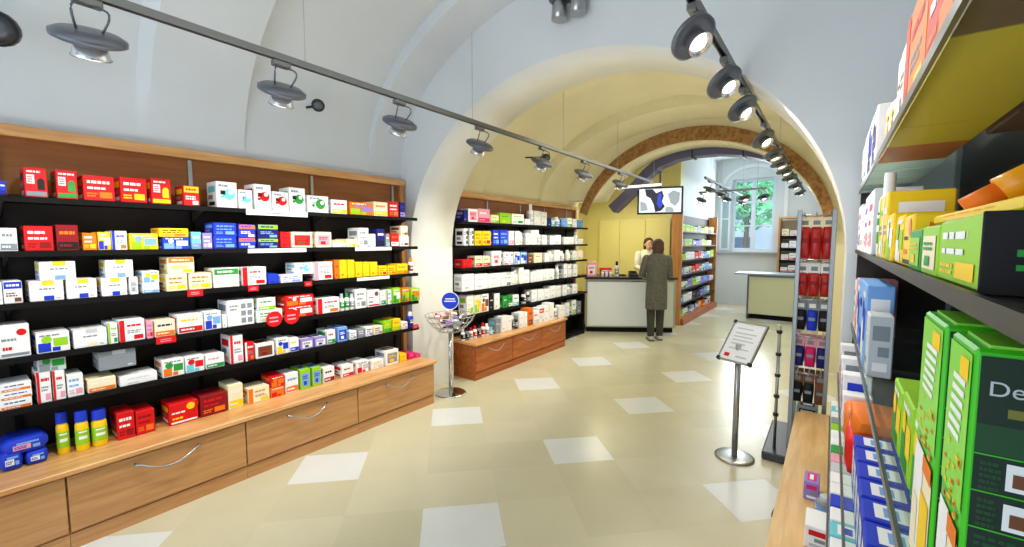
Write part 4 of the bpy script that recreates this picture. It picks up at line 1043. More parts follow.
def hang(x,y,z,w,h,col,hc,label):
    b = thing('hanging_bag',(x,y,z),0,label,'bag','bags hanging on the display rack')
    m = MB(); rows = []
    for i in range(9):
        u = i/8; zz = -.075-h*u; th = .028*math.sin(PI*min(1,.08+.86*u)); ww = w/2*(.9+.1*math.sin(PI*u))
        rows.append([(ww*math.cos(2*PI*k/12),-.0+th*math.sin(2*PI*k/12),zz) for k in range(12)])
    m.grid(rows,BG[col],True); m.face(rows[0],BG[col]); m.face(rows[-1],BG[col])
    m.face([(-w*.3,-.031,-.075-h*.35),(w*.3,-.031,-.075-h*.35),(w*.3,-.031,-.075-h*.5),(-w*.3,-.031,-.075-h*.5)],PK['D' if col == 'R' else 'S'])
    m.build('bag',b)
    m = MB(); m.box(-w/2,w/2,-.003,.003,-.08,-.008,PK[hc],.001); m.box(-w*.3,w*.3,-.004,-.003,-.06,-.03,PK['S' if hc != 'S' else 'W']); m.build('header_card',b)
HB = [(0,'R','C',.23),(1,'R','W',.17),(2,'K','S',.15),(3,'N','I',.15),(4,'K','V',.15)]
CW = {'R':'red','K':'black','N':'navy','M':'magenta','B':'blue','V':'brown'}
for r,c,hc,h in HB:
    for k,x in enumerate((-.05,.02,.09)):
        cx = c
        if r == 2 and k == 1: cx = 'B'
        if r == 3 and k == 1: cx = 'M'
        if r == 4 and k == 2: cx = 'V'
        for q,y in enumerate((-.17,-.02)):
            hang(-.12+x,3.95+y,ZH[r]-.004,.066 if r else .069,h,cx,hc,f'{CW[cx]} bag, {("front","rear")[q]} {("left","middle","right")[k]} on {("top","second","third","fourth","lowest")[r]} hooks of display rack')
carton('crate',(-.1,3.83,.3125),-PI/2,.13,.09,.12,'panel:S,K,W','grey crate on glass shelf low in display rack','box',None)

# ------------------------------------------------------------------ right hand shelving and bench
m = MB()
pl = [(-.16,-.6),(-.16,3.52)]+[(-.16+.1*(1-math.cos(a)),3.52+.1*math.sin(a)) for a in (.5,1.0,1.57)]+[(.045,3.62),(.045,2.94),(.49,2.94),(.49,-.6)]
t = thing('low_bench',(0,0,0),0,'light wooden bench ledge under right shelving with rounded end','bench')
m.prism(pl,'Z',.385,.42,WOODB); m.build('bench_top',t)
m = MB(); m.box(-.13,.48,-.58,2.93,.07,.385,WOODB); m.box(-.13,.03,2.93,3.5,.07,.385,WOODB); m.build('carcass',t)
m = MB(); m.box(-.10,.47,-.57,2.92,0,.07,WOODB); m.build('plinth',t)
for a,b in ((-.55,.3),(.31,1.16),(1.17,2.02),(2.03,2.88)):
    m = MB(); m.box(-.148,-.13,a,b,.09,.37,WOODB,.002); d = m.build('drawer_front',t)
    h = MB(); yc = (a+b)/2; h.tube([(-.148,yc-.09,.27)]+[(-.16-.025*math.sin(PI*k/10),yc-.09+.18*k/10,.27-.03*math.sin(PI*k/10)) for k in range(11)]+[(-.148,yc+.09,.27)],.006,RUBBER,6); h.build('handle',d)
t = thing('shelving_unit',(.48,1.2,0),0,'tall glass-shelved unit close to camera on right wall','shelves')
m = MB(); m.box(-.012,0,-1.75,1.73,.42,2.34,mat('right_back_dark',(30,20,14),.6)); m.build('back_panel',t)
m = MB(); m.box(-.375,-.03,1.716,1.73,.42,1.87,MATS['right_back_dark']); m.build('end_panel',t)
for y in (-1.75,-.0,1.73):
    m = MB(); m.box(-.03,-.012,y-.014,y+.014,.42,2.3,STEEL); m.build('upright',t)
def rshelf(z,xf,glass,y0=-1.7,y1=1.712):
    m = MB(); m.box(xf-.48,-.012,y0,y1,z-.008 if glass else z-.018,z,GLASS if glass else BLACK); s = m.build('shelf',t)
    r = MB(); r.box(xf-.48-.006,xf-.48,y0,y1,z-.014,z+.004,RUBBER if not glass else mat('edge_green',(70,80,76),.3)); r.build('edge_rail',s)
rshelf(1.878,.1,True); rshelf(1.572,.1,False); rshelf(1.18,.1,True); rshelf(.90,.055,True); rshelf(.65,.03,True)
def rs(y0,y1,z,h,xf,d,des,label,kind='b',name=None):
    nm_,fn,cat = KN[kind]; w = y1-y0-.003
    if kind == 't': d = min(d,w)
    return fn(name or nm_,(xf+d/2,(y0+y1)/2,z+.0006),PI,w,h,d,des,label,cat,None)
# top glass shelf: yellow and brown display trays under the packs
def tray(y0,y1,des,label,bb=.27):
    m = MB(); k = PK[des]; a,b = .108,bb; z = 1.8785
    m.box(a,b,y0,y1,z,z+.004,k); m.box(a,a+.004,y0,y1,z+.004,z+.03,k); m.box(b-.004,b,y0,y1,z+.004,z+.06,k); m.box(a+.004,b-.004,y0,y0+.003,z+.004,z+.03,k); m.box(a+.004,b-.004,y1-.003,y1,z+.004,z+.03,k)
    o = m.build('display_tray'); tag(o,label,'tray','cardboard trays on the top right shelf')
tray(.405,.60,'D','dark red cardboard tray under packs, nearest camera on top right shelf'); tray(.605,.79,'V','brown cardboard tray under the red cartons on top right shelf'); tray(.795,1.345,'Y','yellow cardboard tray under farther red cartons on top right shelf'); tray(1.35,1.60,'Y','yellow cardboard tray under cream and white cartons on top right shelf'); tray(1.605,1.905,'O','orange cardboard tray under the soft bags on top right shelf')
for k,(a,b,h,des,ds) in enumerate(((.42,.515,.25,'logo:O,W,R','orange'),(.52,.595,.25,'side:R,O,W','red'),(.61,.695,.24,'side:C,O,R','cream and orange'),(.70,.785,.24,'side:R,O,W','red'),(.80,1.05,.23,'logo:R,O,W','orange-red'),(1.055,1.34,.22,'side:O,R,Y','orange and red'))):
    rs(a,b,1.8835,h,.1135,.14,des,f'tall {ds} carton on top glass shelf of right unit, {ordinal(k+1)} nearest camera')
rs(1.36,1.47,1.8835,.2,.116,.14,'panel:C,W,V','cream carton on top right shelf beyond the red cartons')
rs(1.48,1.58,1.8835,.21,.12,.14,'plain:W,C,V','white carton on top right shelf behind cream carton')
rs(1.62,1.75,1.8835,.15,.12,.13,'p:C,Y,W','pale yellow soft bag on top right shelf','p'); rs(1.76,1.89,1.8835,.17,.12,.13,'p:C,Y,I','cream soft bag on top right shelf beyond yellow bag','p')
rs(1.92,2.1,1.878,.2,.1,.18,'multi:W,N,N','white carton with navy blocks on top right shelf'); rs(2.12,2.36,1.878,.21,.1,.18,'multi:W,N,B','second white and navy carton on top right shelf')
rs(2.38,2.62,1.878,.21,.1,.18,'plain:W,N,G','plain white carton far along top right shelf'); rs(2.64,2.88,1.878,.2,.1,.18,'plain:G,N,W','grey-white carton at far end of top right shelf')
for k,(a,b,des,ds) in enumerate(((.42,.62,'plain:D,V,K','dark red'),(.64,.8,'band:V,Y,K','brown'),(.82,1.04,'plain:K,V,Y','black'),(1.06,1.3,'band:D,O,Y','maroon'),(1.32,1.55,'plain:V,Y,C','brown and yellow'))): rs(a,b,1.878,.2,.285,.15,des,f'{ds} carton in back row of top right shelf, {ordinal(k+1)} from camera')
# middle board: lime packs, yellow cartons, bottles
t = thing('lime_packet',(.105+.11,.645,1.5726),PI,'lime packet with shade-painted end panel, nearest camera on right middle board','packet')
m = MB(); m.box(-.11,.11,-.095,.095,0,.072,PK['L'],.004); face_art(m,'logo:L,Y,W',.19,.072,.11,77); m.build('packet_body',t,fix=False)
m = MB(); m.box(-.111,.111,.094,.0975,-.0002,.0735,PK['K'],.003)  # end face of the lime pack, its shade painted as black
for a,b,z0,z1,k in ((.0,.09,.034,.040,'E'),(.0,.08,.022,.027,'E'),(.01,.06,.045,.05,'V')): m.face([(.09-a,.0985,z0),(.09-b,.0985,z0),(.09-b,.0985,z1),(.09-a,.0985,z1)],PK[k])
m.build('end_panel',t,fix=False)['label'] = 'end panel with shade painted black'
rs(.745,.87,1.572,.068,.105,.15,'panel:L,C,E','lime packet with pale panel, second on right middle board'); rs(.875,1.0,1.572,.066,.105,.15,'panel:E,L,Y','green-edged lime packet, third along right middle board')
rs(.56,.98,1.6455,.014,.13,.2,'plain:Y,O,O','flat yellow carton lying across the lime packets')
rs(.93,1.01,1.6636,.0,.0,.0,'plain:Y,O,O','x') if False else None
rs(1.02,1.13,1.572,.095,.11,.13,'dot:Y,O,K','upright yellow carton beyond the lime packets'); rs(1.14,1.26,1.572,.10,.11,.13,'multi:Y,W,L','yellow and white carton, second beyond lime packets'); rs(1.27,1.4,1.572,.11,.105,.13,'multi:Y,L,W','yellow carton with lime art on right middle board')
rs(1.69,1.738,1.572,.25,.105,.045,'t:W,E,W','white bottle with green label on right middle board','t')
rs(1.42,1.53,1.572,.17,.105,.12,'side:Y,W,L','tall yellow carton before the white bottle'); rs(1.54,1.65,1.572,.17,.105,.12,'side:Y,L,W','tall yellow and lime carton far along right middle board')
rs(1.86,2.05,1.572,.22,.1,.12,'logo:W,I,M','white carton with pink art on right middle board'); rs(2.07,2.3,1.572,.22,.1,.12,'logo:W,I,P','second white and pink carton on right middle board'); rs(2.32,2.58,1.572,.2,.1,.12,'plain:W,I,G','pale carton far along right middle board'); rs(2.6,2.88,1.572,.22,.1,.12,'logo:W,P,I','white and lilac carton at end of right middle board')
# items at the back, against the dark panel
rs(.76,.9,1.572,.2,.34,.12,'panel:V,Y,K','brown carton standing at back of right middle board'); rs(.92,1.1,1.572,.18,.34,.12,'panel:K,V,Y','dark carton standing at back of right middle board'); rs(1.12,1.4,1.572,.2,.34,.12,'side:V,O,K','brown-orange carton at back of right middle board')
t2 = thing('tube',(.168,.90,1.678),0,'orange-yellow tube leaning at back of right middle board','tube')
m = MB(); dv = Vector((.62,-.08,.40)); rows = []
q = Vector((0,0,1)).rotation_difference(dv.normalized())
for i in range(9):
    u = i/8; a = .021*(1-u*.1); b = .021*(1-u*.92)
    rows.append([tuple(q @ Vector((a*math.cos(2*PI*k/14),b*math.sin(2*PI*k/14),.02+.17*u))) for k in range(14)])
m.grid(rows,mat('tube_orange',(240,160,20),.35),True); m.face(rows[0],MATS['tube_orange']); m.face(rows[-1],MATS['tube_orange']); m.build('tube_body',t2)
m = MB(); m.lathe([(.015,-.02),(.016,.02)],PK['O'],(0,0,0),14,dv); m.build('cap',t2)
# third shelf: big green boxes
GB = mat('box_green',(62,190,24), .4); GD = mat('box_green_shaded', (12,40,24), .6); GM = mat('box_mid_green', (22,70,36), .6); GL = mat('box_light_green',(130,220,50),.4)  # darkest green holds the shade of the box side, painted in
def text_mesh(body,size):
    cu = bpy.data.curves.new('lettering','FONT'); cu.body = body; cu.size = size
    o = bpy.data.objects.new('lettering',cu); COL.objects.link(o); bpy.context.view_layer.update()
    dg = bpy.context.evaluated_depsgraph_get(); me = bpy.data.meshes.new_from_object(o.evaluated_get(dg))
    bm = bmesh.new(); bm.from_mesh(me); COL.objects.unlink(o); bpy.data.objects.remove(o); return bm
def big_box(y0,y1,label):
    w = y1-y0; h = .345; d = .27
    t = thing('food_box',(.105+d/2,(y0+y1)/2,1.1806),PI,label,'box')
    m = MB(); m.box(-d/2,d/2,-w/2,w/2,0,h,GB,.003)
    xf = d/2+.001
    def F(u0,v0,u1,v1,k,e=0): m.face([(xf+e,-w/2+u0*w,v0*h),(xf+e,-w/2+u1*w,v0*h),(xf+e,-w/2+u1*w,v1*h),(xf+e,-w/2+u0*w,v1*h)],k if not isinstance(k,str) else PK[k])
    F(.02,.55,.98,.98,GL)
    for k in range(6): F(.2+.02*k,.72+.032*k,.72+.02*k,.738+.032*k,'W',.0006)
    F(.55,.9,.9,.96,'Y',.0006)
    rr_ = random.Random(4)
    for k in range(26):
        u = rr_.uniform(.1,.85); v = rr_.uniform(.5,.7); F(u,v,u+.1,v+.012,'Y' if k % 3 else 'O',.0006)
    F(.03,.05,.97,.46,'C'); F(.1,.1,.55,.5,'W',.0006); F(.5,.06,.92,.36,'Y',.0008); F(.55,.44,.97,.5,'O',.0012); F(.16,.12,.4,.3,'C',.0012)
    m.build('carton_body',t)
    # big side, its shade painted dark green, facing the shop front (local +y after the half turn)
    ys = w/2+.0012; m = MB()
    def B(s0,z0,s1,z1,k,e=0): m.face([(d/2-s0,ys+e,z0),(d/2-s1,ys+e,z0),(d/2-s1,ys+e,z1),(d/2-s0,ys+e,z1)],k if not isinstance(k,str) else PK[k])
    B(.004,.004,d-.004,h-.006,GD)
    B(.004,h-.092,d-.006,h-.066,GM,.0005)
    for zz in (h-.094,h-.128,h-.162,h-.2): B(.004,zz,d-.006,zz+.0012,GB,.0007)
    for zz in (h-.122,h-.158): B(.024,zz,.07,zz+.024,'W',.0009); B(.028,zz+.004,.06,zz+.016,'V',.0013)
    def Bs(a,b,c,dd,k): B(.008+a*.03,b,.008+c*.03,dd,GM,.0008)
    bars(m,Bs,0,h-.126,.45,h-.098,None,5,9); bars(m,Bs,0,h-.16,.45,h-.132,None,5,10); bars(m,Bs,.0,h-.196,1,h-.166,None,5,11)
    B(.022,h-.058,.07,h-.05,mat('dull_gold',(120,120,40),.5),.0008)
    bm = text_mesh('De',.0185)
    m.addbm(bm,PK['G'],False,Matrix.Translation((d/2-.009,ys+.001,h-.040)) @ Matrix.Rotation(PI,4,'Z') @ Matrix.Rotation(PI/2,4,'X')); bm.free()
    m.build('printed_side',t,fix=False)['label'] = 'green side panel with painted shade and pale lettering'
    m = MB(); m.box(-d/2+.01,d/2-.01,-w*.44,w*.44,h,h+.003,GL); m.box(-d/2+.06,d/2-.06,-w*.2,w*.2,h+.003,h+.004,PK['Y']); m.build('top_flap',t)
big_box(.545,.634,'big green food box with shade-painted side and pale lettering, nearest camera'); big_box(.672,.80,'big green food box just behind the nearest one')
for k,(a,b) in enumerate(((.86,.98),(1.0,1.12),(1.14,1.27))): rs(a,b,1.18,.16-.012*k,.125,.14,'multi:L,E,Y',f'small lime-green carton beyond big green boxes, {ordinal(k+1)} from camera')
rs(1.79,1.91,1.18,.2,.105,.062,'plain:G,S,W','pale grey carton standing before the light blue cartons')
for k,(a,b,h) in enumerate(((1.93,2.12,.285),(2.14,2.33,.28),(2.35,2.54,.27))): rs(a,b,1.18,h,.102,.075,'multi:F,W,B' if k != 1 else 'band:F,B,N',f'tall light blue carton on third right shelf, {ordinal(k+1)} from camera')
rs(2.56,2.71,1.18,.26,.102,.14,'side:I,W,O','peach-pink carton beyond the light blue cartons'); rs(2.73,2.88,1.18,.24,.102,.14,'logo:W,I,S','white carton at far end of third right shelf')
# fourth shelf: blue packs two deep, red packs
n = 0
for r,xf in enumerate((.075,.185)):
    for k in range(8):
        y0 = .82+.098*k; n += 1
        rs(y0,y0+.092,.90,.15,xf,.1,'panel:B,W,F',f'blue packet with white panel on fourth right shelf, {("front","back")[r]} row, {ordinal(k+1)} from camera')
o = rs(1.62,1.82,.90,.12,.06,.16,'p:R,O,W','red soft packet beyond the blue packets','p'); rs(1.84,2.04,.90,.13,.06,.16,'p:O,R,W','orange soft packet beyond the red one','p')
rs(1.64,1.82,1.022,.07,.07,.14,'p:O,W,R','orange-white soft packet lying upon red packet','p')
L4 = [('logo:W,I,S','white'),('multi:W,B,M','white and blue'),('panel:I,W,R','pink'),('plain:W,S,G','white'),('logo:W,M,S','white and magenta'),('multi:W,S,I','white and grey')]
for k in range(11):
    des,dn = L4[k % 6]; rs(2.06+.076*k,2.133+.076*k,.90,.13+.02*((k*3) % 4),.056,.09,des,f'{dn} carton on fourth right shelf beyond orange packet, {ordinal(k+1)} from it')
L5 = [('band:E,B,W','green'),('side:B,T,W','blue'),('multi:L,W,E','lime'),('plain:G,S,W','grey'),('panel:T,W,B','teal'),('logo:W,R,S','white'),('multi:W,B,I','white and blue'),('plain:S,W,K','silver'),('logo:I,W,M','pink'),('multi:W,P,N','white and lilac'),('plain:W,G,S','plain white'),('band:W,M,N','white and magenta'),('logo:W,B,S','white and navy')]
for k in range(21):
    des,dn = L5[(k*5) % 13]; rs(1.0+.09*k,1.086+.09*k,.65,.10+.025*((k*5) % 5),.031,.09,des,f'{dn} carton on lowest right glass shelf, {ordinal(k+1)} from camera')
# on the bench
carton('carton',(-.03,2.42,.4205),PI,.12,.085,.06,'panel:P,M,W','small purple carton on the light wooden bench','box',None)
bottle('jar',(.025,2.28,.4205),PI,.075,.08,.075,'t:S,F,G','squat grey-blue jar on bench behind purple carton','jar',None)
carton('carton',(-.0,2.05,.4205),PI,.14,.09,.08,'dot:W,R,G','white carton with red dots lying on bench','box',None)

# ------------------------------------------------------------------ people
def capsule(mb,p,q,r1,r2,m,n=12):
    p = Vector(p); q = Vector(q); d = q-p; L = d.length
    prof = []
    for k in range(5):
        a = -PI/2+PI/2*k/4; prof.append((max(.0005,r1*math.cos(a)),r1*math.sin(a)))
    for k in range(1,6):
        a = PI/2*k/5; prof.append((max(.0005,r2*math.cos(a)),L+r2*math.sin(a)))
    mb.lathe(prof,m,p,n,d)
def ell(mb,c,r,m,rot=None,n=16):
    bm = bmesh.new(); mt = Matrix.Translation(c) @ (rot or Matrix.Identity(4)) @ Matrix.Diagonal((r[0],r[1],r[2],1))
    bmesh.ops.create_uvsphere(bm,u_segments=n,v_segments=10,radius=1,matrix=mt); mb.addbm(bm,m,True); bm.free()
def remesh(o,vox,it=4):
    a = o.modifiers.new('remesh','REMESH'); a.mode = 'VOXEL'; a.voxel_size = vox; a.use_smooth_shade = True
    b = o.modifiers.new('smooth','SMOOTH'); b.iterations = it; b.factor = .5
    bpy.context.view_layer.update(); dg = bpy.context.evaluated_depsgraph_get()
    me = bpy.data.meshes.new_from_object(o.evaluated_get(dg)); o.modifiers.clear(); old = o.data; o.data = me
    for p in me.polygons: p.use_smooth = True
    return o
SKIN = mat('skin',(222,172,142),.5)
def hand(mb,wr,dirv,palmn,side):
    """palm, four fingers of unequal length and a thumb leaving the side of the palm"""
    d = Vector(dirv).normalized(); nrm = Vector(palmn).normalized(); ac = d.cross(nrm).normalized()*side
    wr = Vector(wr)
    for o_ in (-.028,-.01,.01,.028): capsule(mb,wr+d*.005+ac*o_*.8,wr+d*.075+ac*o_,.013,.012,SKIN,8)
    for k,(o_,l) in enumerate(((-.03,.055),(-.01,.075),(.01,.08),(.03,.07))):
        a = wr+d*.08+ac*o_; b = a+d*l*.5+nrm*.008; c = b+d*l*.42+nrm*.022
        capsule(mb,a,b,.0085,.008,SKIN,8); capsule(mb,b,c,.008,.007,SKIN,8)
    a = wr+d*.02+ac*.034; b = a+d*.03+ac*.025+nrm*.01; c = b+d*.03+ac*.006+nrm*.01
    capsule(mb,a,b,.011,.010,SKIN,8); capsule(mb,b,c,.010,.008,SKIN,8)
def head(mb,c,yaw,s=1.):
    R = Matrix.Rotation(yaw,4,'Z'); c = Vector(c)
    def P(x,y,z): return c+R @ Vector((x*s,y*s,z*s))
    ell(mb,P(0,.0,.02),(.075*s,.092*s,.098*s),SKIN,R); ell(mb,P(0,.03,-.05),(.056*s,.062*s,.062*s),SKIN,R)
    capsule(mb,P(0,.088,.01),P(0,.106,-.026),.009*s,.014*s,SKIN,8)
    for sx in (-1,1): ell(mb,P(sx*.076,-.005,-.005),(.012*s,.02*s,.03*s),SKIN,R); ell(mb,P(sx*.03,.074,.022),(.02*s,.012*s,.008*s),SKIN,R)
    ell(mb,P(0,.082,-.062),(.024*s,.012*s,.008*s),SKIN,R)
    return P,R
def face_bits(P,R,s,parent):
    for sx in (-1,1):
        m = MB(); ell(m,P(sx*.03,.083,.008),(.013*s,.008*s,.008*s),PK['W'],R,10); ell(m,P(sx*.03,.0895,.008),(.006*s,.004*s,.006*s),PK['K'],R,8); m.build('eye',parent,fix=False)
        m = MB(); capsule(m,P(sx*.014,.094,.03),P(sx*.046,.084,.03),.004*s,.003*s,mat('brow',(48,30,22),.7),6); m.build('eyebrow',parent,fix=False)
    m = MB(); ell(m,P(0,.092,-.062),(.022*s,.008*s,.008*s),mat('lips',(190,96,92),.5),R,10); m.build('mouth',parent,fix=False)
COAT = mat('coat_grey',(94,92,82),.85,noise=.25,nscale=30); TROU = mat('trousers_dark',(58,56,50),.8); HAIR = mat('hair_brown',(70,44,30),.6,noise=.3,nscale=60); HAIRB = mat('hair_black',(30,22,20),.6,noise=.3,nscale=60)
SHOE = mat('shoe_pale',(190,186,180),.5); LAB = mat('lab_coat',(226,222,206),.8)
def customer():
    fx = math.atan2(.839,-.544)-PI/2     # faces the counter
    t = thing('person',(-2.27,6.98,0),fx,'woman in long grey coat seen from behind, standing at service counter','person')
    b = MB()
    # hips, torso, neck
    capsule(b,(-.0,0,.88),(0,0,1.1),.13,.125,SKIN); capsule(b,(0,0,1.1),(0,.0,1.26),.12,.11,SKIN)
    capsule(b,(-.14,0,1.33),(.14,0,1.33),.055,.055,SKIN); capsule(b,(0,.0,1.33),(0,.012,1.47),.05,.048,SKIN)
    P,R = head(b,(0,.02,1.525),.35)
    legs = [((-.08,0,.86),(-.08,.02,.47),(-.085,-.03,.09)),((.08,0,.86),(.075,.045,.47),(.07,.03,.09))]
    for h_,k_,a_ in legs:
        capsule(b,h_,k_,.082,.055,SKIN); capsule(b,k_,a_,.053,.034,SKIN); capsule(b,(a_[0],a_[1],.045),(a_[0],a_[1]+.13,.03),.034,.026,SKIN)
    arms = [((-.17,0,1.33),(-.22,.06,1.08),(-.12,.3,1.03)),((.17,0,1.33),(.21,.04,1.07),(.12,.28,1.02))]
    for (s_,e_,w_),sd in zip(arms,(-1,1)):
        capsule(b,s_,e_,.05,.04,SKIN); capsule(b,e_,w_,.04,.026,SKIN)
        d = Vector(w_)-Vector(e_); hand(b,w_,(d.x*.4,d.y,-.05),(0,0,-1),1 if sd < 0 else -1)
    o = b.build('body',t,fix=False); remesh(o,.0065,3)
    face_bits(P,R,1.,t)
    # coat to the knee
    c = MB(); rows = []
    for z,rx,ry,cy in ((.52,.17,.14,.0),(.62,.172,.142,0),(.80,.17,.142,0),(.95,.163,.138,0),(1.08,.158,.134,0),(1.2,.175,.135,0),(1.3,.185,.125,0),(1.37,.165,.10,0),(1.42,.085,.075,.005),(1.47,.07,.068,.01)):
        rows.append([(rx*math.cos(2*PI*k/28)*(1+.012*math.sin(5*2*PI*k/28+z*9)),cy+ry*math.sin(2*PI*k/28)*(1+.015*math.sin(6*2*PI*k/28+z*7)),z) for k in range(28)])
    c.grid(rows,COAT,True)
    c.grid([[(x*.96,y*.96,z+.002) for x,y,z in r] for r in rows],COAT,True)
    for i in range(28):
        j = (i+1) % 28; r0 = rows[0]; q0 = [(x*.96,y*.96,z+.002) for x,y,z in r0]; c.face([r0[i],r0[j],q0[j],q0[i]],COAT)
    for (s_,e_,w_) in arms:
        s_,e_,w_ = Vector(s_),Vector(e_),Vector(w_); capsule(c,s_,e_,.068,.058,COAT,14); q = e_.lerp(w_,.9); c.cyl(e_,q,.056,COAT,14,.042); 
    c.build('coat',t,fix=False)
    # trousers and shoes
    for h_,k_,a_ in legs:
        p = MB(); p.cyl((h_[0],h_[1],.84),k_,.088,TROU,16,.068); p.cyl((k_[0],k_[1],k_[2]+.01),(a_[0],a_[1],.07),.068,TROU,16,.054); p.build('trouser_leg',t,fix=False)
        s = MB(); capsule(s,(a_[0],a_[1]-.03,.042),(a_[0],a_[1]+.13,.036),.042,.036,SHOE,12); s.box(a_[0]-.04,a_[0]+.04,a_[1]-.07,a_[1]+.165,0,.02,mat('sole',(60,58,56),.7),.006); s.build('shoe',t,fix=False)
    h = MB(); ell(h,P(0,-.022,.045),(.092,.098,.088),HAIR,R); ell(h,P(0,-.052,-.03),(.088,.06,.1),HAIR,R)
    for sx in (-1,1): capsule(h,P(sx*.07,-.02,.03),P(sx*.074,-.028,-.1),.034,.024,HAIR)
    ho = h.build('hair',t,fix=False); remesh(ho,.008,2)
def pharmacist():
    n = Vector((-.544,.839,0)); loc = Vector((-2.33,6.96,0))+n*1.50+Vector((-.22,-.12,0))+Vector((.839,.544,0))*.52
    fx = math.atan2(-.839,.544)-PI/2
    t = thing('person',tuple(loc),fx+.15,'shop assistant in cream coat behind service counter facing the customer','person')
    b = MB()
    capsule(b,(0,0,.9),(0,0,1.12),.13,.12,SKIN); capsule(b,(0,0,1.12),(0,.02,1.28),.12,.11,SKIN); capsule(b,(-.15,.02,1.36),(.15,.02,1.36),.055,.055,SKIN); capsule(b,(0,.03,1.36),(0,.05,1.5),.05,.048,SKIN)
    P,R = head(b,(0,.07,1.555),-.15)
    for sx in (-1,1):
        capsule(b,(sx*.085,0,.88),(sx*.09,.02,.48),.08,.055,SKIN); capsule(b,(sx*.09,.02,.48),(sx*.095,-.02,.09),.053,.034,SKIN); capsule(b,(sx*.095,-.02,.045),(sx*.095,.11,.03),.034,.026,SKIN)
    arms = [((-.18,.02,1.36),(-.24,.08,1.12),(-.15,.3,1.05)),((.18,.02,1.36),(.25,.1,1.12),(.16,.32,1.06))]
    for (s_,e_,w_),sd in zip(arms,(-1,1)):
        capsule(b,s_,e_,.05,.04,SKIN); capsule(b,e_,w_,.04,.026,SKIN); d = Vector(w_)-Vector(e_); hand(b,w_,(d.x*.4,d.y,-.06),(0,0,-1),1 if sd < 0 else -1)
    o = b.build('body',t,fix=False); remesh(o,.0065,3); face_bits(P,R,1.,t)
    c = MB(); rows = []
    for z,rx,ry in ((.55,.2,.15),(.8,.18,.145),(.95,.172,.14),(1.1,.165,.135),(1.25,.195,.14),(1.34,.2,.13),(1.41,.15,.09),(1.45,.075,.07)):
        rows.append([(rx*math.cos(2*PI*k/24),.015+ry*math.sin(2*PI*k/24),z) for k in range(24)])
    c.grid(rows,LAB,True)
    for (s_,e_,w_) in arms:
        s_,e_,w_ = Vector(s_),Vector(e_),Vector(w_); capsule(c,s_,e_,.066,.056,LAB,14); c.cyl(e_,e_.lerp(w_,.9),.055,LAB,14,.042)
    c.build('coat',t,fix=False)
    for sx in (-1,1):
        p = MB(); p.cyl((sx*.085,0,.86),(sx*.09,.02,.48),.1,TROU,14,.075); p.cyl((sx*.09,.02,.49),(sx*.095,-.02,.07),.075,TROU,14,.06); p.build('trouser_leg',t,fix=False)
        s = MB(); capsule(s,(sx*.095,-.05,.042),(sx*.095,.11,.036),.042,.036,PK['K'],12); s.build('shoe',t,fix=False)
    h = MB(); ell(h,P(0,-.02,.05),(.09,.098,.085),HAIRB,R); ell(h,P(0,-.05,-.02),(.085,.06,.09),HAIRB,R)
    for sx in (-1,1): capsule(h,P(sx*.07,-.02,.03),P(sx*.072,-.03,-.08),.03,.022,HAIRB)
    remesh(h.build('hair',t,fix=False),.008,2)
customer(); pharmacist()

# ------------------------------------------------------------------ outside the window
LEAF = mat('leaves',(96,176,120),.6,noise=.4,nscale=6); BARK = mat('bark',(84,66,50),.8)
def tree(x,y,h,s,label):
    t = thing('tree',(x,y,0),0,label,'tree')
    m = MB(); m.cyl((0,0,-.0),(.05,0,h*.6),.12,BARK,10,.06); m.tube([(.03,0,h*.4),(.4,.1,h*.65)],.04,BARK,6); m.tube([(.03,0,h*.45),(-.4,-.1,h*.7)],.04,BARK,6); m.build('trunk',t)
    m = MB(); r = random.Random(int(x*10))
    for k in range(900):
        th = r.random()*6.28; ph = math.acos(2*r.random()-1); q = (r.random()**.4)
        p = Vector((s*q*math.sin(ph)*math.cos(th),s*q*math.sin(ph)*math.sin(th),h*.68+h*.34*q*math.cos(ph)))
        a = Vector((r.uniform(-1,1),r.uniform(-1,1),r.uniform(-1,1)))*.16; b = Vector((r.uniform(-1,1),r.uniform(-1,1),r.uniform(-1,1)))*.1
        m.face([p-a,p+b,p+a,p-b],LEAF)
    m.build('crown',t,fix=False)
tree(-1.05,16.2,5.0,1.15,'leafy green tree outside right half of the window'); tree(-2.7,18.5,5.6,1.0,'leafy green tree outside left half of the window')
t = thing('building',(-3.4,22,0),0,'pale building across the street seen through the window','building')
m = MB(); m.box(-4,4.5,0,3,0,7,mat('facade',(226,230,240),.8)); m.build('wall',t)
for x in (-2,-.4,1.2,2.8):
    for z in (.4,2.6,4.8):
        m = MB(); m.box(x,x+.8,-.03,0,z,z+1.4,mat('far_pane',(80,96,130),.3)); m.build('window',t)
m = MB(); m.box(-4.1,4.6,-.1,3.1,7,7.2,mat('roof_tile',(150,90,70),.8)); m.build('roof',t)
g = MB(); g.box(-14,10,12.7,30,-.2,-.02,mat('street',(150,150,150),.9)); struct(g,'ground')

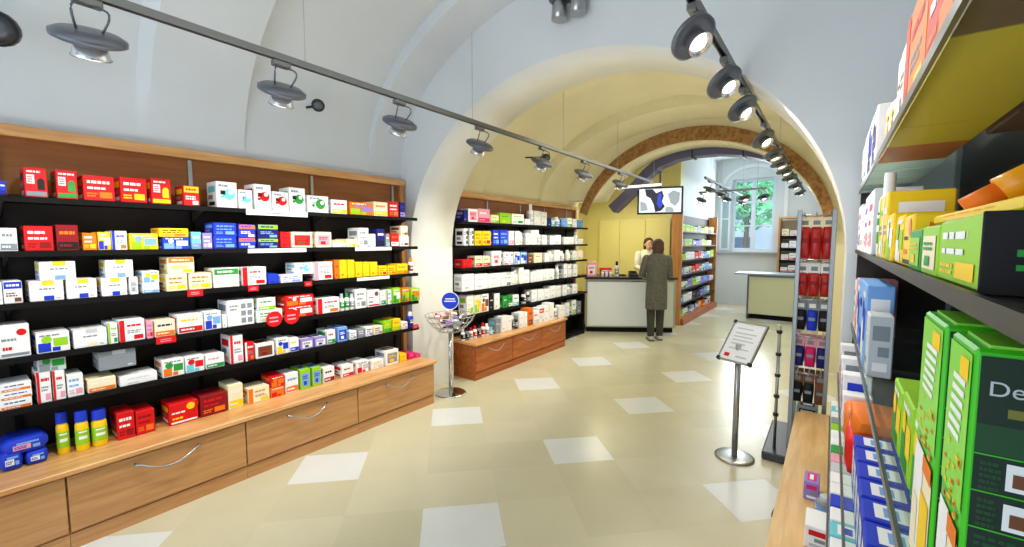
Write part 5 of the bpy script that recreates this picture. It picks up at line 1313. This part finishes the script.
# ------------------------------------------------------------------ light
wd = bpy.data.worlds.new('world'); sc.world = wd; wd.use_nodes = True
bgn = wd.node_tree.nodes['Background']; bgn.inputs['Color'].default_value = lin((214,232,250)); bgn.inputs['Strength'].default_value = WORLD
def area(name,loc,rot,sx,sy,e,col):
    l = bpy.data.lights.new(name,'AREA'); l.shape = 'RECTANGLE'; l.size = sx; l.size_y = sy; l.energy = e; l.color = col
    o = bpy.data.objects.new(name,l); COL.objects.link(o); o.location = loc; o.rotation_euler = rot; return o
area('shop_front_daylight',(-1.55,-2.3,1.5),(math.radians(90),0,0),3.1,2.5,FRONT,(.80,.90,1.0))
area('outdoor_fill',(-2.0,13.0,6.0),(math.radians(55),0,0),6,3,OUTD,(.9,.96,1.0))  # added lamp that brightens the trees and facade outside
area('window_daylight',(-1.65,12.2,2.3),(math.radians(-90),0,0),.9,1.7,WIN,(.84,.93,1.0))
area('overhead_fill_near',(-1.55,1.0,2.75),(0,0,0),1.2,3.5,NEARG,(1,.97,.92))  # added overhead fill for the near room, no fixture behind it
area('upward_fill_near',(-1.6,.6,1.1),(PI,0,0),1.2,2.4,NUP,(.95,.97,1.0))  # unseen lamp added to lift the near vault from below
area('overhead_fill_middle',(-1.7,5.0,2.7),(0,0,0),1.4,2.4,MIDG,(1,.95,.78))  # warm fill added over the middle room, no real fitting
area('upward_fill_middle',(-1.7,5.0,1.0),(PI,0,0),1.2,2.0,MIDU,(1,.94,.74))  # unseen upward lamp added to brighten the middle vault
area('overhead_fill_far',(-1.3,9.6,3.0),(0,0,0),1.6,3.5,FARG,(.96,.98,1))  # extra fill added above the far room, not a fitting
area('counter_fill',(-3.4,7.7,2.5),(0,0,0),.8,.6,CNTG,(1,.92,.6))  # added lamp brightening the yellow area behind the counter
sc.view_settings.view_transform = 'Standard'
sc.view_settings.look = 'None'
sc.view_settings.exposure = EXPO
sc.cycles.use_denoising = True
sc.cycles.max_bounces = 8
sc.cycles.diffuse_bounces = 4
sc.cycles.transparent_max_bounces = 12
sc.cycles.sample_clamp_indirect = 6
